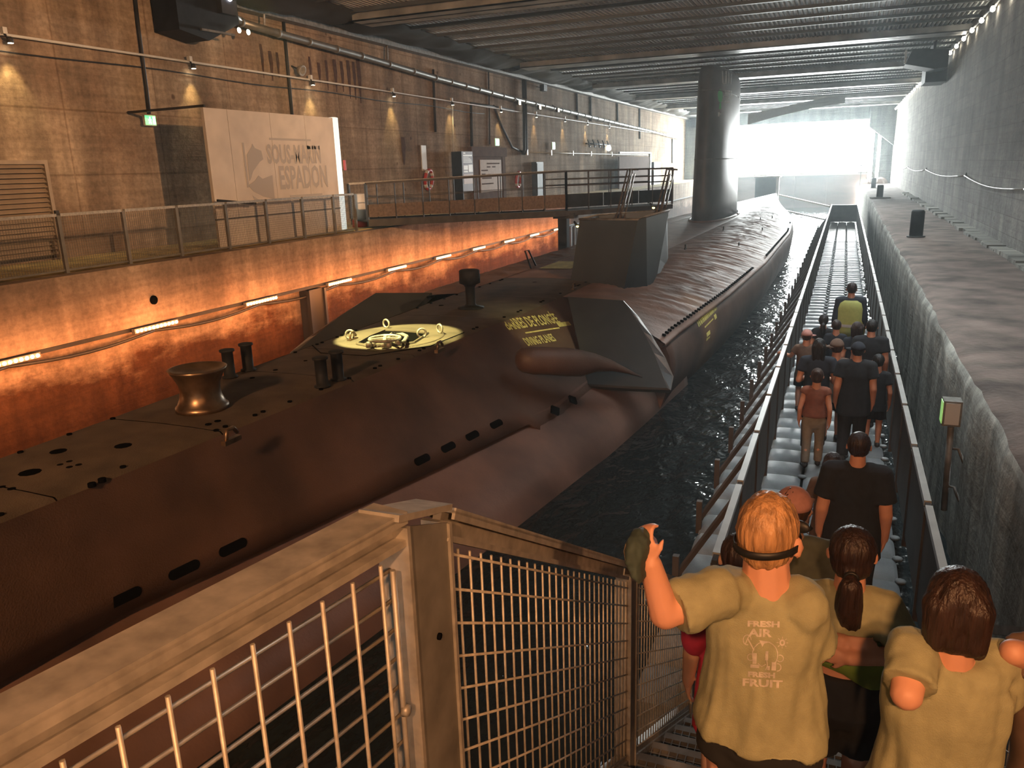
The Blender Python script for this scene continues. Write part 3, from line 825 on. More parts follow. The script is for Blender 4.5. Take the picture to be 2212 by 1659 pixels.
# ------------------------------------------------------------------ left quay: fence, display wall, door, fittings
fn = empty('quay_fence', (-12.75, 14, 2.33), 'galvanised mesh fence along the edge of the left quay', 'fence')
M_fence = plain('fence_steel', (0.22, 0.20, 0.17), 0.5, 0.5, 0.1, 5)
fy = [7.4, 8.8, 10.2, 11.6, 12.95, 14.4, 15.77, 17.18, 18.55, 19.6]
FX = -12.75
for y in fy:
    MB().box(FX - .03, FX + .03, y - .035, y + .035, 2.33, 3.34).build('post', M_fence, fn)
for a, b in zip(fy, fy[1:]):
    MB().box(FX - .03, FX + .03, a + .04, b - .04, 3.32, 3.37).build('top_rail', M_galv, fn)
    mb = MB(); y = a + .05
    while y < b - .04:
        mb.box(FX - .003, FX + .003, y - .0025, y + .0025, 2.40, 3.32); y += .05
    z = 2.42
    while z < 3.32:
        mb.box(FX - .003, FX + .003, a + .04, b - .04, z - .0025, z + .0025); z += .05
    mb.box(FX - .015, FX + .015, a + .04, b - .04, 2.37, 2.40)
    mb.build('mesh_panel', M_fence, fn)

# white display wall with lettering and a rounded, lit end
M_board = plain('display_board', (0.68, 0.60, 0.52), 0.6, 0, 0.06, 2)
M_print = plain('grey_print', (0.46, 0.42, 0.39), 0.7, 0, 0)
dw = empty('display_wall', (-13.25, 17, 2.33), 'tall white display wall with grey lettering standing behind the quay fence', 'display')
DX = -13.2
cuts = [14.6, 15.35, 16.85, 18.25, 19.55]
for a, b in zip(cuts, cuts[1:]):
    box(DX - .08, DX, a + .006, b - .006, 2.98, 5.40).build('board', M_board, dw)
box(DX - .08, DX - .004, 14.62, 19.55, 2.34, 2.96).build('plinth', M_board, dw)
box(DX - .08, DX + .004, 14.62, 19.55, 2.955, 2.985).build('shadow_gap', M_dark, dw)
mb = MB(); rings = []
for z in (2.36, 5.42):
    rings.append([Vector((DX - .28 + .28 * math.cos(a), 19.60 + .46 * math.sin(a), z)) for a in [math.pi * k / 14 for k in range(15)]])
mb.loft(rings, True, True, True)
mb.build('lit_end', glow('light_box_white', (.85, 1.0, .97), 0.75), dw)
box(DX - .06, DX - .02, 19.98, 20.06, 4.0, 4.28).build('red_sticker', M_red, dw)
MB().bar((-15.45, 14.66, 5.42), (DX, 14.66, 5.44), .05, .05).build('stay_bar', M_dark, dw)
MB().bar((-13, 14.476, 3.406), (-12.9, 15.616, 3.278), .06, .05).build('black_arm', M_black, dw)
def wall_text(txt, size, y, z, sx, name='lettering', x=DX + .004, m=None):
    v2, f2 = text_mesh(txt, size, None, .022, sx)
    return MB().add([(x, y + a, z + b) for a, b in v2], f2).build(name, m or M_print, dw)
wall_text('SOUS-MARIN', .62, 17.72, 4.40, .62)
wall_text('ESPADON', .78, 18.02, 3.82, .60)
for (a, b, z) in ((16.75, 18.45, 4.76), (17.35, 18.75, 3.36)):
    box(DX, DX + .004, a, b, z, z + .05).build('printed_rule', M_print, dw)
box(DX, DX + .004, 18.25, 18.8, 4.56, 4.64).build('printed_rule', M_print, dw)
def flat_poly(pts, name):
    MB().loft([[Vector((DX + .004, a, b)) for a, b in pts], [Vector((DX - .002, a, b)) for a, b in pts]], True, True, False).build(name, M_print, dw)
# emblem: mast, folded flag-like block, wedge hull below
flat_poly([(15.74, 4.68), (15.80, 4.68), (15.82, 3.65), (15.75, 3.65)], 'emblem_mast')
flat_poly([(15.86, 4.40), (16.06, 4.58), (16.10, 4.66), (16.18, 4.56), (16.40, 4.50), (16.44, 4.30), (16.30, 4.24), (16.02, 4.02), (15.92, 3.86), (15.86, 3.80)], 'emblem_block')
flat_poly([(15.80, 3.70), (16.05, 3.80), (16.20, 3.92), (16.34, 3.84), (16.72, 3.92), (16.72, 3.34), (16.3, 3.42), (15.95, 3.56)], 'emblem_wedge')
flat_poly([(15.9, 3.46), (16.1, 3.36), (16.35, 3.30), (16.2, 3.27), (15.98, 3.32)], 'emblem_sliver')

# louvred steel door
ld = empty('louvred_door', (-15.45, 11.5, 2.33), 'louvred steel door with many horizontal slats in the left wall', 'door')
M_louv = plain('louvre_steel', (0.42, 0.33, 0.24), 0.55, 0.2, 0.1, 3)
box(-15.49, -15.36, 10.6, 10.68, 2.34, 4.36).build('frame_post', M_louv, ld); box(-15.49, -15.36, 12.2, 12.28, 2.34, 4.36).build('frame_post', M_louv, ld)
box(-15.49, -15.36, 10.68, 12.2, 4.28, 4.36).build('frame_head', M_louv, ld); box(-15.497, -15.47, 10.68, 12.2, 2.36, 4.28).build('back_plate', M_dark, ld)
sl = None
for k in range(19):
    z = 2.44 + k * .098
    if sl is None:
        sl = MB().loft([[Vector((-15.46, yy, z + .07)), Vector((-15.38, yy, z)), Vector((-15.37, yy, z + .012)), Vector((-15.45, yy, z + .082))] for yy in (10.69, 12.19)], True, True, False).build('slat', M_louv, ld)
    else:
        c = copy_of(sl, ld); c.location.z += k * .098
box(-15.36, -15.30, 12.22, 12.30, 3.22, 3.34).build('handle', M_dark, ld)

# wall conduit with its spotlights
WX = -15.38
cd = empty('wall_conduit', (WX, 30, 6.68), 'pale conduit running level along the left wall above the spotlights', 'conduit')
pts = [(WX, y, 6.72 - (0.0045 * max(0, y - 25))) for y in range(8, 86, 3)]
MB().tube(pts, .03, 7).build('pipe', M_white, cd)
MB().tube([(WX - .06, y, 6.45 - .003 * (y - 8) + .03 * math.sin(y * .9)) for y in range(8, 36)], .014, 5).build('thin_cable', M_cable, cd)
M_lens = glow('spot_lens', (1, .86, .6), 40)
proto = None
spots = [11.9, 16.8, 21.8, 26.7, 31.5, 36.7, 41.5, 46.3, 50.8, 56.0]
ordn = ['first', 'second', 'third', 'fourth', 'fifth', 'sixth', 'seventh', 'eighth', 'ninth', 'tenth']
for k, y in enumerate(spots):
    lab = 'small wall spotlight on the left wall conduit, %s from the near end' % ordn[k]
    loc = (WX + .06, y, 6.62 - .004 * max(0, y - 25))
    if proto is None:
        proto = empty('wall_spotlight', loc, lab, 'spotlight', 'spotlights along the left wall conduit')
        v = Vector(loc)
        MB().tube([v + Vector((0, -.10, .12)), v + Vector((0, -.04, .02))], .02, 6).build('bracket', M_black, proto)
        MB().box(v.x - .05, v.x + .05, v.y - .15, v.y - .06, v.z + .10, v.z + .22).build('junction_box', M_white, proto)
        MB().lathe([(.03, .06), (.055, .03), (.065, -.05), (.055, -.055)], 12, Matrix.Translation(v)).build('lamp_head', M_dark, proto)
        MB().lathe([(.001, -.062), (.05, -.06), (.052, -.052)], 12, Matrix.Translation(v)).build('lens', M_lens, proto)
    else:
        copy_tree(proto, loc, lab)
    lamp('wall_spot_beam', 'SPOT', (WX + .13, y, loc[2] - .09), 85, (1.0, .72, .30), (WX - .02, y, loc[2] - 1.3), spot_size=R(62), spot_blend=.7, shadow_soft_size=.04)
# three hot floodlights under the duct
FL = [(-14.9, 38.012, 6.993), (-14.9, 40.879, 6.937), (-14.9, 43.842, 6.955)]
fp = None
for k, q in enumerate(FL):
    lab = ['bright floodlight on the left wall by the thick downpipes', 'bright floodlight just beyond the one by the downpipes', 'farthest of three bright floodlights below the grey duct'][k]
    if fp is None:
        fp = empty('wall_floodlight', q, lab, 'floodlight', 'floodlights under the duct'); v = Vector(q)
        MB().box(v.x - .10, v.x + .02, v.y - .12, v.y + .12, v.z - .1, v.z + .1).build('lamp_case', M_black, fp)
        MB().box(v.x + .02, v.x + .035, v.y - .1, v.y + .1, v.z - .085, v.z + .085).build('lens', glow('hot_lens', (1, .8, .55), 22), fp)
        MB().bar((v.x - .06, v.y, v.z + .1), (v.x - .35, v.y, v.z + .3), .03, .03).build('arm', M_black, fp)
    else: copy_tree(fp, q, lab)
# grey ventilation duct with joint rings
dt = empty('ventilation_duct', (-15.2, 40, 7.2), 'grey round ventilation duct with joint rings sloping along the left wall', 'duct')
dpts = [(-15.2, 18.625, 7.883), (-15.2, 20.159, 7.809), (-15.2, 24.481, 7.674), (-15.2, 29.792, 7.449), (-15.2, 37.993, 7.201), (-15.2, 52.525, 6.91), (-15.2, 67.382, 6.617), (-15.2, 81.616, 6.274)]
MB().tube(dpts, .105, 12).build('pipe', M_pipe, dt)
MB().tube([dpts[0], Vector(dpts[0]) + Vector((0, -.25, .1)), Vector(dpts[0]) + Vector((.05, -.4, .5)), Vector(dpts[0]) + Vector((.05, -.4, 1.2))], .11, 12).build('elbow', M_pipe, dt)
rg_ = None
for a, b in zip(dpts, dpts[1:]):
    a = Vector(a); b = Vector(b); L_ = (b - a).length; n_ = max(1, int(L_ / 1.35))
    for k in range(n_):
        c = a + (b - a) * k / n_; d = (b - a).normalized()
        MB().tube([c - d * .04, c + d * .04], .125, 12).build('joint_ring', M_galv_d, dt)
MB().tube([Vector(dpts[1]) + Vector((.02, -.6, .1)), Vector(dpts[1]) + Vector((.02, -.5, .8))], .03, 6).build('hanger', M_galv, dt)

def run(name, label, cat, pts, r, m, x=-15.44):
    o = MB().tube(pts, r, 6).build(name, m, None, pts[0]); tag(o, label, cat); return o
run('wall_cable', 'black cable dropping down to the green exit sign, left wall', 'cable', [(-15.45, 15.349, 8.013), (-15.45, 15.316, 7.219), (-15.45, 15.301, 6.001), (-15.45, 15.273, 5.418)], .045, M_cable)
run('wall_cable', 'black cable dropping behind the display wall top', 'cable', [(-15.45, 20.818, 8.315), (-15.45, 20.801, 6.928), (-15.45, 20.786, 5.657)], .05, M_cable)
run('wall_cable', 'thin grey drop rod from roof to the duct, past display wall', 'cable', [(-15.3, 26.422, 8.605), (-15.2, 26.17, 7.567)], .035, M_galv_d)
run('wall_cable', 'dark conduit ending in a small box, above life ring', 'cable', [(-15.45, 30.159, 7.808), (-15.45, 30.109, 6.764), (-15.45, 30.066, 5.438)], .05, M_cable)
run('wall_cable', 'thin pale wire down to the information board', 'cable', [(-15.45, 31.759, 6.542), (-15.45, 31.583, 4.64)], .02, M_white)
run('wall_cable', 'black conduit turning down to the brown doorway corner', 'cable', [(-15.45, 38.63, 6.671), (-15.45, 35.762, 6.729), (-15.45, 33.574, 6.722), (-15.45, 33.526, 5.83), (-15.45, 33.478, 4.929)], .07, M_cable)
run('wall_cable', 'thin dark conduit straight down above the doorway', 'cable', [(-15.45, 35.649, 8.285), (-15.45, 35.601, 6.72), (-15.45, 35.489, 5.039)], .035, M_dark)
run('wall_cable', 'black cable slanting down to the foot of the downpipes', 'cable', [(-15.45, 36.093, 6.788), (-15.45, 37.07, 5.853), (-15.45, 38.239, 4.95), (-15.4, 39.484, 4.737)], .055, M_cable)
dp_ = empty('downpipe', (-15.3, 39.624, 6.491), 'pair of thick black downpipes from roof, left wall', 'pipe')
for dy in (0, .28):
    MB().tube([tuple(Vector((-15.3, 39.65, 8.473)) + Vector((0, dy, 0))), tuple(Vector((-15.3, 39.564, 4.87)) + Vector((0, dy, 0))), tuple(Vector((-15.3, 39.553, 4.734)) + Vector((.02, dy - .3, -.1)))], .075, 8).build('pipe', M_cable, dp_)
wp = empty('white_water_pipe', (-15.35, 44.556, 4.724), 'thin white pipe with clamps running level along the left wall', 'pipe')
MB().tube([(-15.35, 39.879, 4.715), (-15.35, 47.092, 4.715), (-15.35, 59.722, 4.696), (-15.35, 69.029, 4.703)], .035, 7).build('pipe', M_white, wp)
for px in (1138, 1190, 1237, 1276, 1321):
    pass
for q in ((-15.35, 40.012, 4.716), (-15.35, 43.763, 4.719), (-15.35, 47.72, 4.719), (-15.35, 51.514, 4.714), (-15.35, 56.614, 4.712)):
    MB().box(q[0] - .06, q[0] + .05, q[1] - .07, q[1] + .07, q[2] - .14, q[2] + .14).build('clamp', M_white, wp)
for (pts, lab) in (((((-15.45, 48.915, 8.629)), ((-15.45, 49.033, 6.718))), 'dark vertical conduit on the wall past the downpipes'), ((((-15.45, 51.83, 8.464)), ((-15.45, 51.894, 6.725))), 'second dark vertical conduit past the downpipes'),
                   ((((-15.45, 58.478, 8.309)), ((-15.45, 58.619, 6.996))), 'broad dark box conduit high on the far left wall'), ((((-15.45, 65.279, 8.445)), ((-15.45, 65.54, 5.937))), 'thin dark conduit near the far end of left wall'),
                   ((((-15.45, 78.741, 6.222)), ((-15.45, 78.967, 4.025))), 'dark vertical conduit on left wall beside the sail')):
    run('wall_cable', lab, 'cable', list(pts), .07, M_dark)

# rust drips under the duct, a loudspeaker and a floodlight with a glowing lens on the left wall
M_drip = plain('rust_drip', (.10, .055, .04), .9, 0, .2, 8, spec=.1)
wl_ = bpy.data.objects['wall_left']
def drip(q, l, w):
    x, y, z = q
    o_ = MB().loft([[Vector((XL + .012, y - w * a, zz)) for a in (-1, -.3, .3, 1)] for zz, a_ in ((z, 1),)] + [[Vector((XL + .03, y + w * a, z - l * .4)) for a in (1.1, .4, -.4, -1.1)], [Vector((XL + .012, y + w * a * .3, z - l)) for a in (1, .3, -.3, -1)]], False, False, True).build('rust_drip', M_drip, wl_)
for q, l, w in (((-15.48, 19.71, 7.498), .9, .05), ((-15.48, 20.089, 7.359), .8, .07), ((-15.48, 20.399, 7.356), .7, .05), ((-15.48, 21.963, 7.412), .8, .05), ((-15.48, 22.422, 7.286), .6, .07), ((-15.48, 22.836, 7.396), .9, .06), ((-15.48, 23.306, 7.472), 1.0, .09),
                ((-15.48, 23.698, 7.457), .95, .08), ((-15.48, 24.086, 7.525), 1.2, .09), ((-15.48, 24.415, 7.516), 1.2, .08), ((-15.48, 24.713, 7.619), 1.4, .10), ((-15.48, 27.419, 5.18), 1.0, .14)):
    drip(q, l, w)
q = (-15.2, 42.342, 8.014)
o = empty('wall_speaker', q, 'small dark loudspeaker on an arm high on the left wall past the downpipes', 'speaker'); v = Vector(q)
MB().box(v.x - .12, v.x + .12, v.y - .25, v.y + .25, v.z - .16, v.z + .16, None).build('case', M_black, o); MB().bar(v, v + Vector((-.28, -.3, .05)), .04, .04).build('arm', M_dark, o)
q = (-15.25, 21.11, 6.93)
o = empty('wall_floodlight', q, 'chrome-rimmed floodlight beside the black cable above the display wall', 'floodlight'); v = Vector(q)
MB().lathe([(.05, -.1), (.12, -.02), (.16, .1), (.14, .11), (.05, .04)], 14, Matrix.Translation(v) @ Matrix.Rotation(1.9, 4, 'Y')).build('reflector', M_galv, o); MB().bar(v, v + Vector((-.22, -.1, .12)), .04, .04).build('arm', M_black, o)
MB().lathe([(.001, .02), (.07, .02), (.07, .0)], 10, Matrix.Translation(v) @ Matrix.Rotation(1.9, 4, 'Y')).build('lens', glow('pale_lens', (.95, .95, .9), 3), o)

# exit signs
M_green = glow('exit_green', (0.10, 0.9, 0.25), 1.6); M_pict = glow('exit_pictogram', (.85, 1, .9), 1.6)
def exit_sign(loc, w, h, lab, axis='x'):
    o = empty('exit_sign', loc, lab, 'sign'); x, y, z = loc
    MB().box(x - .06, x + .0, y - w / 2, y + w / 2, z - h / 2, z + h / 2).build('case', M_white, o)
    MB().box(x, x + .01, y - w * .46, y + w * .46, z - h * .42, z + h * .42).build('green_face', M_green, o)
    mb = MB().lathe([(.001, -.006), (h * .09, 0), (.001, .006)], 8, Matrix.Translation((x + .014, y - w * .06, z + h * .24)) @ Matrix.Rotation(math.pi / 2, 4, 'Y'))
    def seg(a, b, t): mb.bar((x + .014, y + a[0] * w, z + a[1] * h), (x + .014, y + b[0] * w, z + b[1] * h), t, .006, (1, 0, 0))
    seg((-.06, .14), (-.10, -.08), h * .14); seg((-.10, -.08), (.02, -.2), h * .08); seg((.02, -.2), (-.0, -.36), h * .07); seg((-.1, -.08), (-.16, -.3), h * .08); seg((-.08, .1), (.06, .02), h * .07); seg((-.08, .1), (-.2, .0), h * .07)
    mb.box(x + .01, x + .016, y + w * .2, y + w * .4, z - h * .36, z + h * .34)
    mb.build('running_figure', M_pict, o); return o
exit_sign((-15.3, 15.139, 5.259), .34, .24, 'green lit exit sign on the left wall, near the display wall')
exit_sign((-15.3, 36.027, 5.146), .5, .34, 'small pale green exit sign above the brown doorway')
exit_sign((-15.3, 44.113, 5.094), .5, .4, 'small pale exit sign past the downpipes')
# white lamp and hooks on the far part of the wall
L0 = empty('wall_lamp', (-15.3, 55.701, 5.105), 'small round white lamp on the far left wall below the hooks', 'lamp')
MB().lathe([(.001, -.2), (.16, -.12), (.18, 0), (.12, .16), (.05, .2)], 12, Matrix.Translation((-15.3, 55.701, 5.105))).build('globe', glow('lamp_globe', (.9, 1, 1), 5), L0)
MB().tube([Vector((-15.3, 55.701, 5.105)) + Vector((0, 0, .18)), Vector((-15.45, 56.248, 5.334))], .03, 6).build('stem', M_dark, L0)
hk = empty('hook_rail', (-15.4, 53.412, 5.319), 'black rail of curved hooks high on the far left wall', 'rail')
a = Vector((-15.4, 50.672, 5.332)); b = Vector((-15.4, 56.43, 5.335))
MB().tube([a, b], .05, 6).build('rail_bar', M_cable, hk)
for k in range(5):
    c = a.lerp(b, (k + .4) / 5)
    MB().tube([c + Vector((0, -.15, .25)), c + Vector((.05, 0, .05)), c + Vector((.05, .1, -.2)), c + Vector((.05, .35, -.15))], .045, 6).build('hook', M_cable, hk)

# life rings on posts boards
def life_ring(c, label, rack):
    o = empty('life_ring', c, label, 'life ring', 'life rings on the left wall'); C_ = Vector(c); n_ = 28
    pts = [C_ + Vector((.04 * math.sin(2 * math.pi * k / n_), math.cos(2 * math.pi * k / n_) * .30, math.sin(2 * math.pi * k / n_) * .36)) for k in range(n_ + 1)]
    MB().tube(pts, .075, 8).build('ring', M_red, o)
    for k in (2, 9, 16, 23):
        MB().tube(pts[k:k + 3], .079, 8).build('white_band', M_white, o)
    return o
life_ring((-15.37, 29.084, 3.593), 'red life ring with white bands on left wall beyond the display wall', 0)
life_ring((-15.37, 38.783, 3.376), 'life ring on the wall just right of the brown doorway', 0)
tag(box(-15.48, -15.44, 28.75, 29.15, 3.95, 4.9).build('notice_board', M_white, None, (-15.46, 28.95, 3.95)), 'narrow white notice on the wall above the first life ring', 'notice')

# information board (dark side, printed face)
ib = empty('information_board', (-15.2, 31.413, 3.346), 'upright information board with dark side and printed face on left wall', 'board')
A, B = Vector((-15, 31.508, 4.679)), Vector((-15, 31.629, 3.316))
y0, y1, z1, z0 = A.y - .05, A.y + 1.0, A.z, B.z
M_plum = plain('plum_print', (.16, .12, .15), .6, 0, 0)
box(-15.45, -14.98, y0 - .06, y0, 2.34, z1).build('side_panel', M_black, ib)
box(-15.02, -14.98, y0, y1, z0 - .3, z1).build('face_panel', M_plum, ib)
def pr_(a, b, c, d, m=M_white, nm='print_block'):
    box(-14.98, -14.975, y0 + (y1 - y0) * a, y0 + (y1 - y0) * b, z1 - (z1 - z0) * d, z1 - (z1 - z0) * c).build(nm, m, ib)
for a, b, c, d in ((.1, .3, .03, .07), (.08, .92, .10, .14), (.08, .6, .165, .18), (.08, .75, .205, .22), (.08, .85, .245, .265), (.08, .92, .285, .30), (.08, .92, .32, .335), (.08, .5, .42, .55), (.55, .95, .40, .62), (.08, .48, .58, .63)):
    pr_(a, b, c, d)
pr_(.06, .96, .68, .98, plain('pale_pink_print', (.66, .56, .56), .6, 0, 0))

# brown doorway with a plan on the door
bd = empty('brown_doorway', (-15.4, 35.009, 2.959), 'brown steel doorway with a pale plan sheet on the door, left wall', 'doorway')
ya, yb = (-15.4, 33.423, 4.056)[1], (-15.4, 37.194, 4.025)[1]
zt = (-15.4, 35.201, 4.91)[2]
M_brown = plain('brown_door_paint', (.15, .095, .075), .85, 0, .1, 3, spec=.05)
box(-15.495, -15.40, ya, ya + .35, 2.34, zt).build('jamb', M_brown, bd); box(-15.495, -15.40, yb - .35, yb, 2.34, zt).build('jamb', M_brown, bd)
box(-15.495, -15.42, ya + .35, yb - .35, 2.34, zt - .4).build('door_leaf', M_brown, bd)
box(-15.495, -15.3, ya - .3, yb, zt - .42, zt).build('lintel', M_brown, bd)
box(-15.42, -15.39, ya + .75, yb - .55, 2.9, 4.35).build('plan_sheet', plain('plan_paper', (.50, .37, .28), .7, 0, .06), bd)
for a, b, z in ((1.5, 3.0, 4.15), (.85, 1.6, 3.85), (1.5, 1.9, 4.0), (2.1, 2.5, 4.0), (.9, 2.0, 3.5), (.9, 1.3, 3.68), (1.6, 1.9, 3.65), (.85, 2.2, 3.25)):
    box(-15.39, -15.386, ya + a, min(ya + b, yb - .6), z, z + .06).build('plan_line', M_brown, bd)
# narrow dark cabinet, grey sign wall, loudspeaker
cb_ = empty('wall_cabinet', (-15.3, 41.299, 2.303), 'narrow tall dark cabinet on the left wall behind the bridge', 'cabinet')
v = (-15.3, 41.007, 4.227); w = (-15.3, 41.88, 2.278)
box(-15.48, -15.2, v[1], w[1] + .2, 2.34, v[2]).build('body', M_dark, cb_); box(-15.2, -15.18, v[1] + .05, w[1] + .15, 2.5, v[2] - .06).build('door', M_black, cb_)
sg = empty('grey_sign_wall', (-14.6, 60.283, 2.474), 'plain brown-grey hoarding on the quay beyond the bridge platform', 'hoarding')
v = (-14.6, 55.914, 4.527); w = (-14.6, 65.451, 2.4)
box(-14.7, -14.6, v[1], w[1], 2.34, v[2]).build('panel', M_brown, sg); box(-14.7, -14.55, w[1], w[1] + .4, 2.34, v[2] + .3).build('edge_post', M_white, sg)
MB().bar((-14.62, v[1], v[2] + .25), (-14.62, w[1] + .4, v[2] + .3), .12, .12).build('head_rail', M_dark, sg)
lsb = empty('stacked_case', (-14.4, 67.485, 2.637), 'dark equipment case stack beyond the grey hoarding', 'case')
v = Vector((-14.4, 66.146, 4.117)); w = Vector((-14.4, 68.765, 2.682))
box(-14.9, -14.4, v.y, w.y, 2.34, (v.z + w.z) / 2 + .1).build('lower_case', M_black, lsb); box(-14.9, -14.4, v.y, w.y, (v.z + w.z) / 2 + .14, v.z).build('upper_case', M_black, lsb)
# red and white bin by the display wall end
bn = empty('white_bin', (-13.6, 21.152, 2.578), 'white drum with a red foot behind the fence end', 'bin')
q = Vector((-13.6, 21.14, 2.496)); q.z = 2.33
MB().lathe([(.22, .22), (.22, .95), (.19, .98), (.02, .99)], 18, Matrix.Translation(q)).build('drum', M_white, bn)
MB().lathe([(.24, 0), (.24, .22), (.2, .225)], 18, Matrix.Translation(q)).build('red_foot', M_red, bn)

# black projector hanging at the top of the left wall
pj = empty('projector', (-14.6, 16.636, 7.629), 'large black projector case hanging under the roof on the left wall', 'projector')
y0, y1 = (-14.7, 15.821, 7.52)[1], (-14.7, 17.939, 7.827)[1]
zb = (-14.7, 16.44, 7.239)[2]
MB().loft([[Vector((x, y0, zb + .05)), Vector((x, (y0 + y1) / 2 - .1, zb - .08)), Vector((x, y1, zb + .45)), Vector((x, y1, zb + 1.2)), Vector((x, y0, zb + 1.2))] for x in (-15.45, -14.7)], True, True, False).build('case', M_black, pj)
MB().box(-14.7, -14.55, y1 - .75, y1 - .2, zb + .6, zb + .95).build('lens_block', M_dark, pj)
MB().lathe([(.001, .05), (.09, .03), (.1, 0)], 12, Matrix.Translation((-14.54, y1 - .45, zb + 1.0)) @ Matrix.Rotation(math.pi / 2, 4, 'Y')).build('lens', glow('projector_lens', (.75, .8, 1), 12), pj)
MB().bar((-14.6, y0 + .6, zb + .12), (-14.6, y1 - .35, zb + .14), .06, .05).build('vent_strip', M_galv_d, pj)
for dy in (.15, .5):
    MB().lathe([(.001, .04), (.06, .02), (.07, 0)], 10, Matrix.Translation((-14.6, y1 - .3 + dy, zb + .28)) @ Matrix.Rotation(math.pi / 2, 4, 'Y')).build('indicator', glow('indicator', (1, .95, .7), 8), pj)

# orange LED bars under the ledge, each with its own light
M_led = glow('led_amber', (1.0, .62, .30), 14)
lb = None
ledn = ['nearest', 'second nearest', 'third nearest', 'fourth nearest', 'fifth nearest', 'sixth nearest', 'seventh nearest', 'eighth nearest', 'ninth nearest', 'tenth nearest', 'farthest']
leds = [4.9, 8.65, 11.78, 14.97, 18.2, 21.27, 24.4, 27.34, 30.35, 33.25, 36.4]
for k, y in enumerate(leds):
    lab = 'amber LED light bar under the left quay ledge, %s of the row' % ledn[k]
    loc = (-12.5, y, 1.05)
    if lb is None:
        lb = empty('led_bar', loc, lab, 'light bar', 'amber LED bars along the left quay')
        MB().box(-12.57, -12.49, y - .56, y + .56, 1.03, 1.12).build('housing', M_galv_d, lb)
        MB().box(-12.62, -12.56, y - .05, y + .05, 1.05, 1.1).build('bracket', M_black, lb)
        mb = MB()
        for j in range(11):
            mb.lathe([(.034, 0), (.03, .02), (.001, .03)], 8, Matrix.Translation((-12.49, y - .5 + j * .1, 1.075)) @ Matrix.Rotation(math.pi / 2 + .4, 4, 'Y'))
        mb.build('led_row', M_led, lb)
    else: copy_tree(lb, loc, lab)
    lamp('led_beam', 'AREA', (-11.75, y, 1.0), 84, (1.0, .34, .105), (-12.8, y, .40), shape='RECTANGLE', size=2.7, size_y=.25)
# black cable sagging between the bars
mb = MB()
for a, b in zip(leds, leds[1:]):
    mb.tube([(-12.58, a + (b - a) * t, .99 - .10 * math.sin(math.pi * t)) for t in [i / 8 for i in range(9)]], .03, 5)
tag(mb.build('power_cable', M_cable, None, (-12.56, 20, 1.05)), 'black power cable sagging between the amber light bars', 'cable')
# steel fender piles against the left quay
for (y, lab) in ((16.85, 'dark steel fender pile against the left quay, near the fence middle'), (38.4, 'dark steel pile at the far end of the lit quay wall')):
    o = empty('fender_pile', (-12.55, y, ZW), lab, 'pile')
    MB().box(-12.83, -12.52, y - .02, y + .55, ZW - 1, 1.04).build('web', M_cable, o); MB().box(-12.56, -12.46, y - .1, y - .02, ZW - 1, 1.03).build('flange', M_cable, o); MB().box(-12.56, -12.46, y + .55, y + .63, ZW - 1, 1.03).build('flange', M_cable, o)
# thin stub stakes on the ledge and round scupper hole
tag(MB().lathe([(.09, 0), (.09, .03), (.001, .031)], 14, Matrix.Translation((-12.62, 11.9, 1.58)) @ Matrix.Rotation(math.pi / 2, 4, 'Y')).build('scupper_hole', M_hole, None, (-12.6, 11.9, 1.58)), 'round dark scupper hole in the left quay face', 'hole')

# spotlight over the hatch
hs = empty('hatch_spotlight', (-7.9, 9.0, 7.9), 'yellow spotlight hung under the roof over the round hatch', 'spotlight')
MB().lathe([(.06, .2), (.1, .1), (.11, -.05), (.1, -.06)], 14, Matrix.Translation((-7.9, 9.0, 7.9))).build('lamp_head', M_black, hs)
MB().tube([(-7.9, 9.0, 8.05), (-7.9, 9.0, 8.5)], .02, 6).build('stem', M_black, hs)
lamp('hatch_beam', 'SPOT', (-7.9, 9.0, 7.83), 14000, (1.0, .90, .34), (HX_, HY_ + .05, ZD), spot_size=R(16.5), spot_blend=.18, shadow_soft_size=.03)

# ------------------------------------------------------------------ right wall: bulb string, projector, rope, bollards



bs = empty('bulb_string', (3.85, 50, 8.2), 'string of round white bulbs along the top of the right wall', 'light string')
MB().tube([(3.88, y, 8.24 + .02 * math.sin(y * 2)) for y in [10 + .5 * k for k in range(150)]], .05, 5).build('cable_tray', M_galv_d, bs)
M_bulb = glow('bulb_white', (1.0, .90, .72), 30)
bp_ = None
y = 12.0
while y < 85:
    if bp_ is None:
        bp_ = MB().lathe([(.03, .09), (.05, .06), (.075, 0), (.055, -.06), (.001, -.085)], 10, Matrix.Translation((3.80, y, 8.12))).build('bulb', M_bulb, bs)
        hd_ = MB().lathe([(.035, .14), (.035, .08), (.02, .075)], 8, Matrix.Translation((3.80, y, 8.12))).build('holder', M_black, bs)
        y0 = y
    else:
        for o_ in (bp_, hd_):
            c = copy_of(o_, bs); c.location.y += y - y0
    y += 2.25
pj2 = empty('projector', (3.2, 44, 7.9), 'black projector box hanging from the roof at the right wall', 'projector')
MB().loft([[Vector((x, yy, z)) for x, z in ((2.05, 7.72), (3.2, 7.45), (3.7, 7.5), (3.7, 8.2), (2.3, 8.32))] for yy in (40.5, 42.2)], True, True, False).build('case', M_black, pj2)
MB().box(3.0, 3.85, 42.2, 44.4, 7.05, 7.75).build('rear_case', M_black, pj2)
MB().box(3.1, 3.2, 40.6, 42.4, 8.15, 8.6).build('hanger', M_black, pj2)
MB().box(2.0, 2.08, 40.45, 40.6, 7.75, 8.28).build('pale_edge', M_white, pj2)
rp = empty('wall_rope', (3.9, 30, 2.2), 'pale rope slung from rings along the right wall', 'rope')
hooks = [(3.9, 22.344, 3.041), (3.9, 33.11, 3.155), (3.9, 48.85, 3.185), (3.9, 63.016, 3.18), (3.9, 77.526, 3.129)]
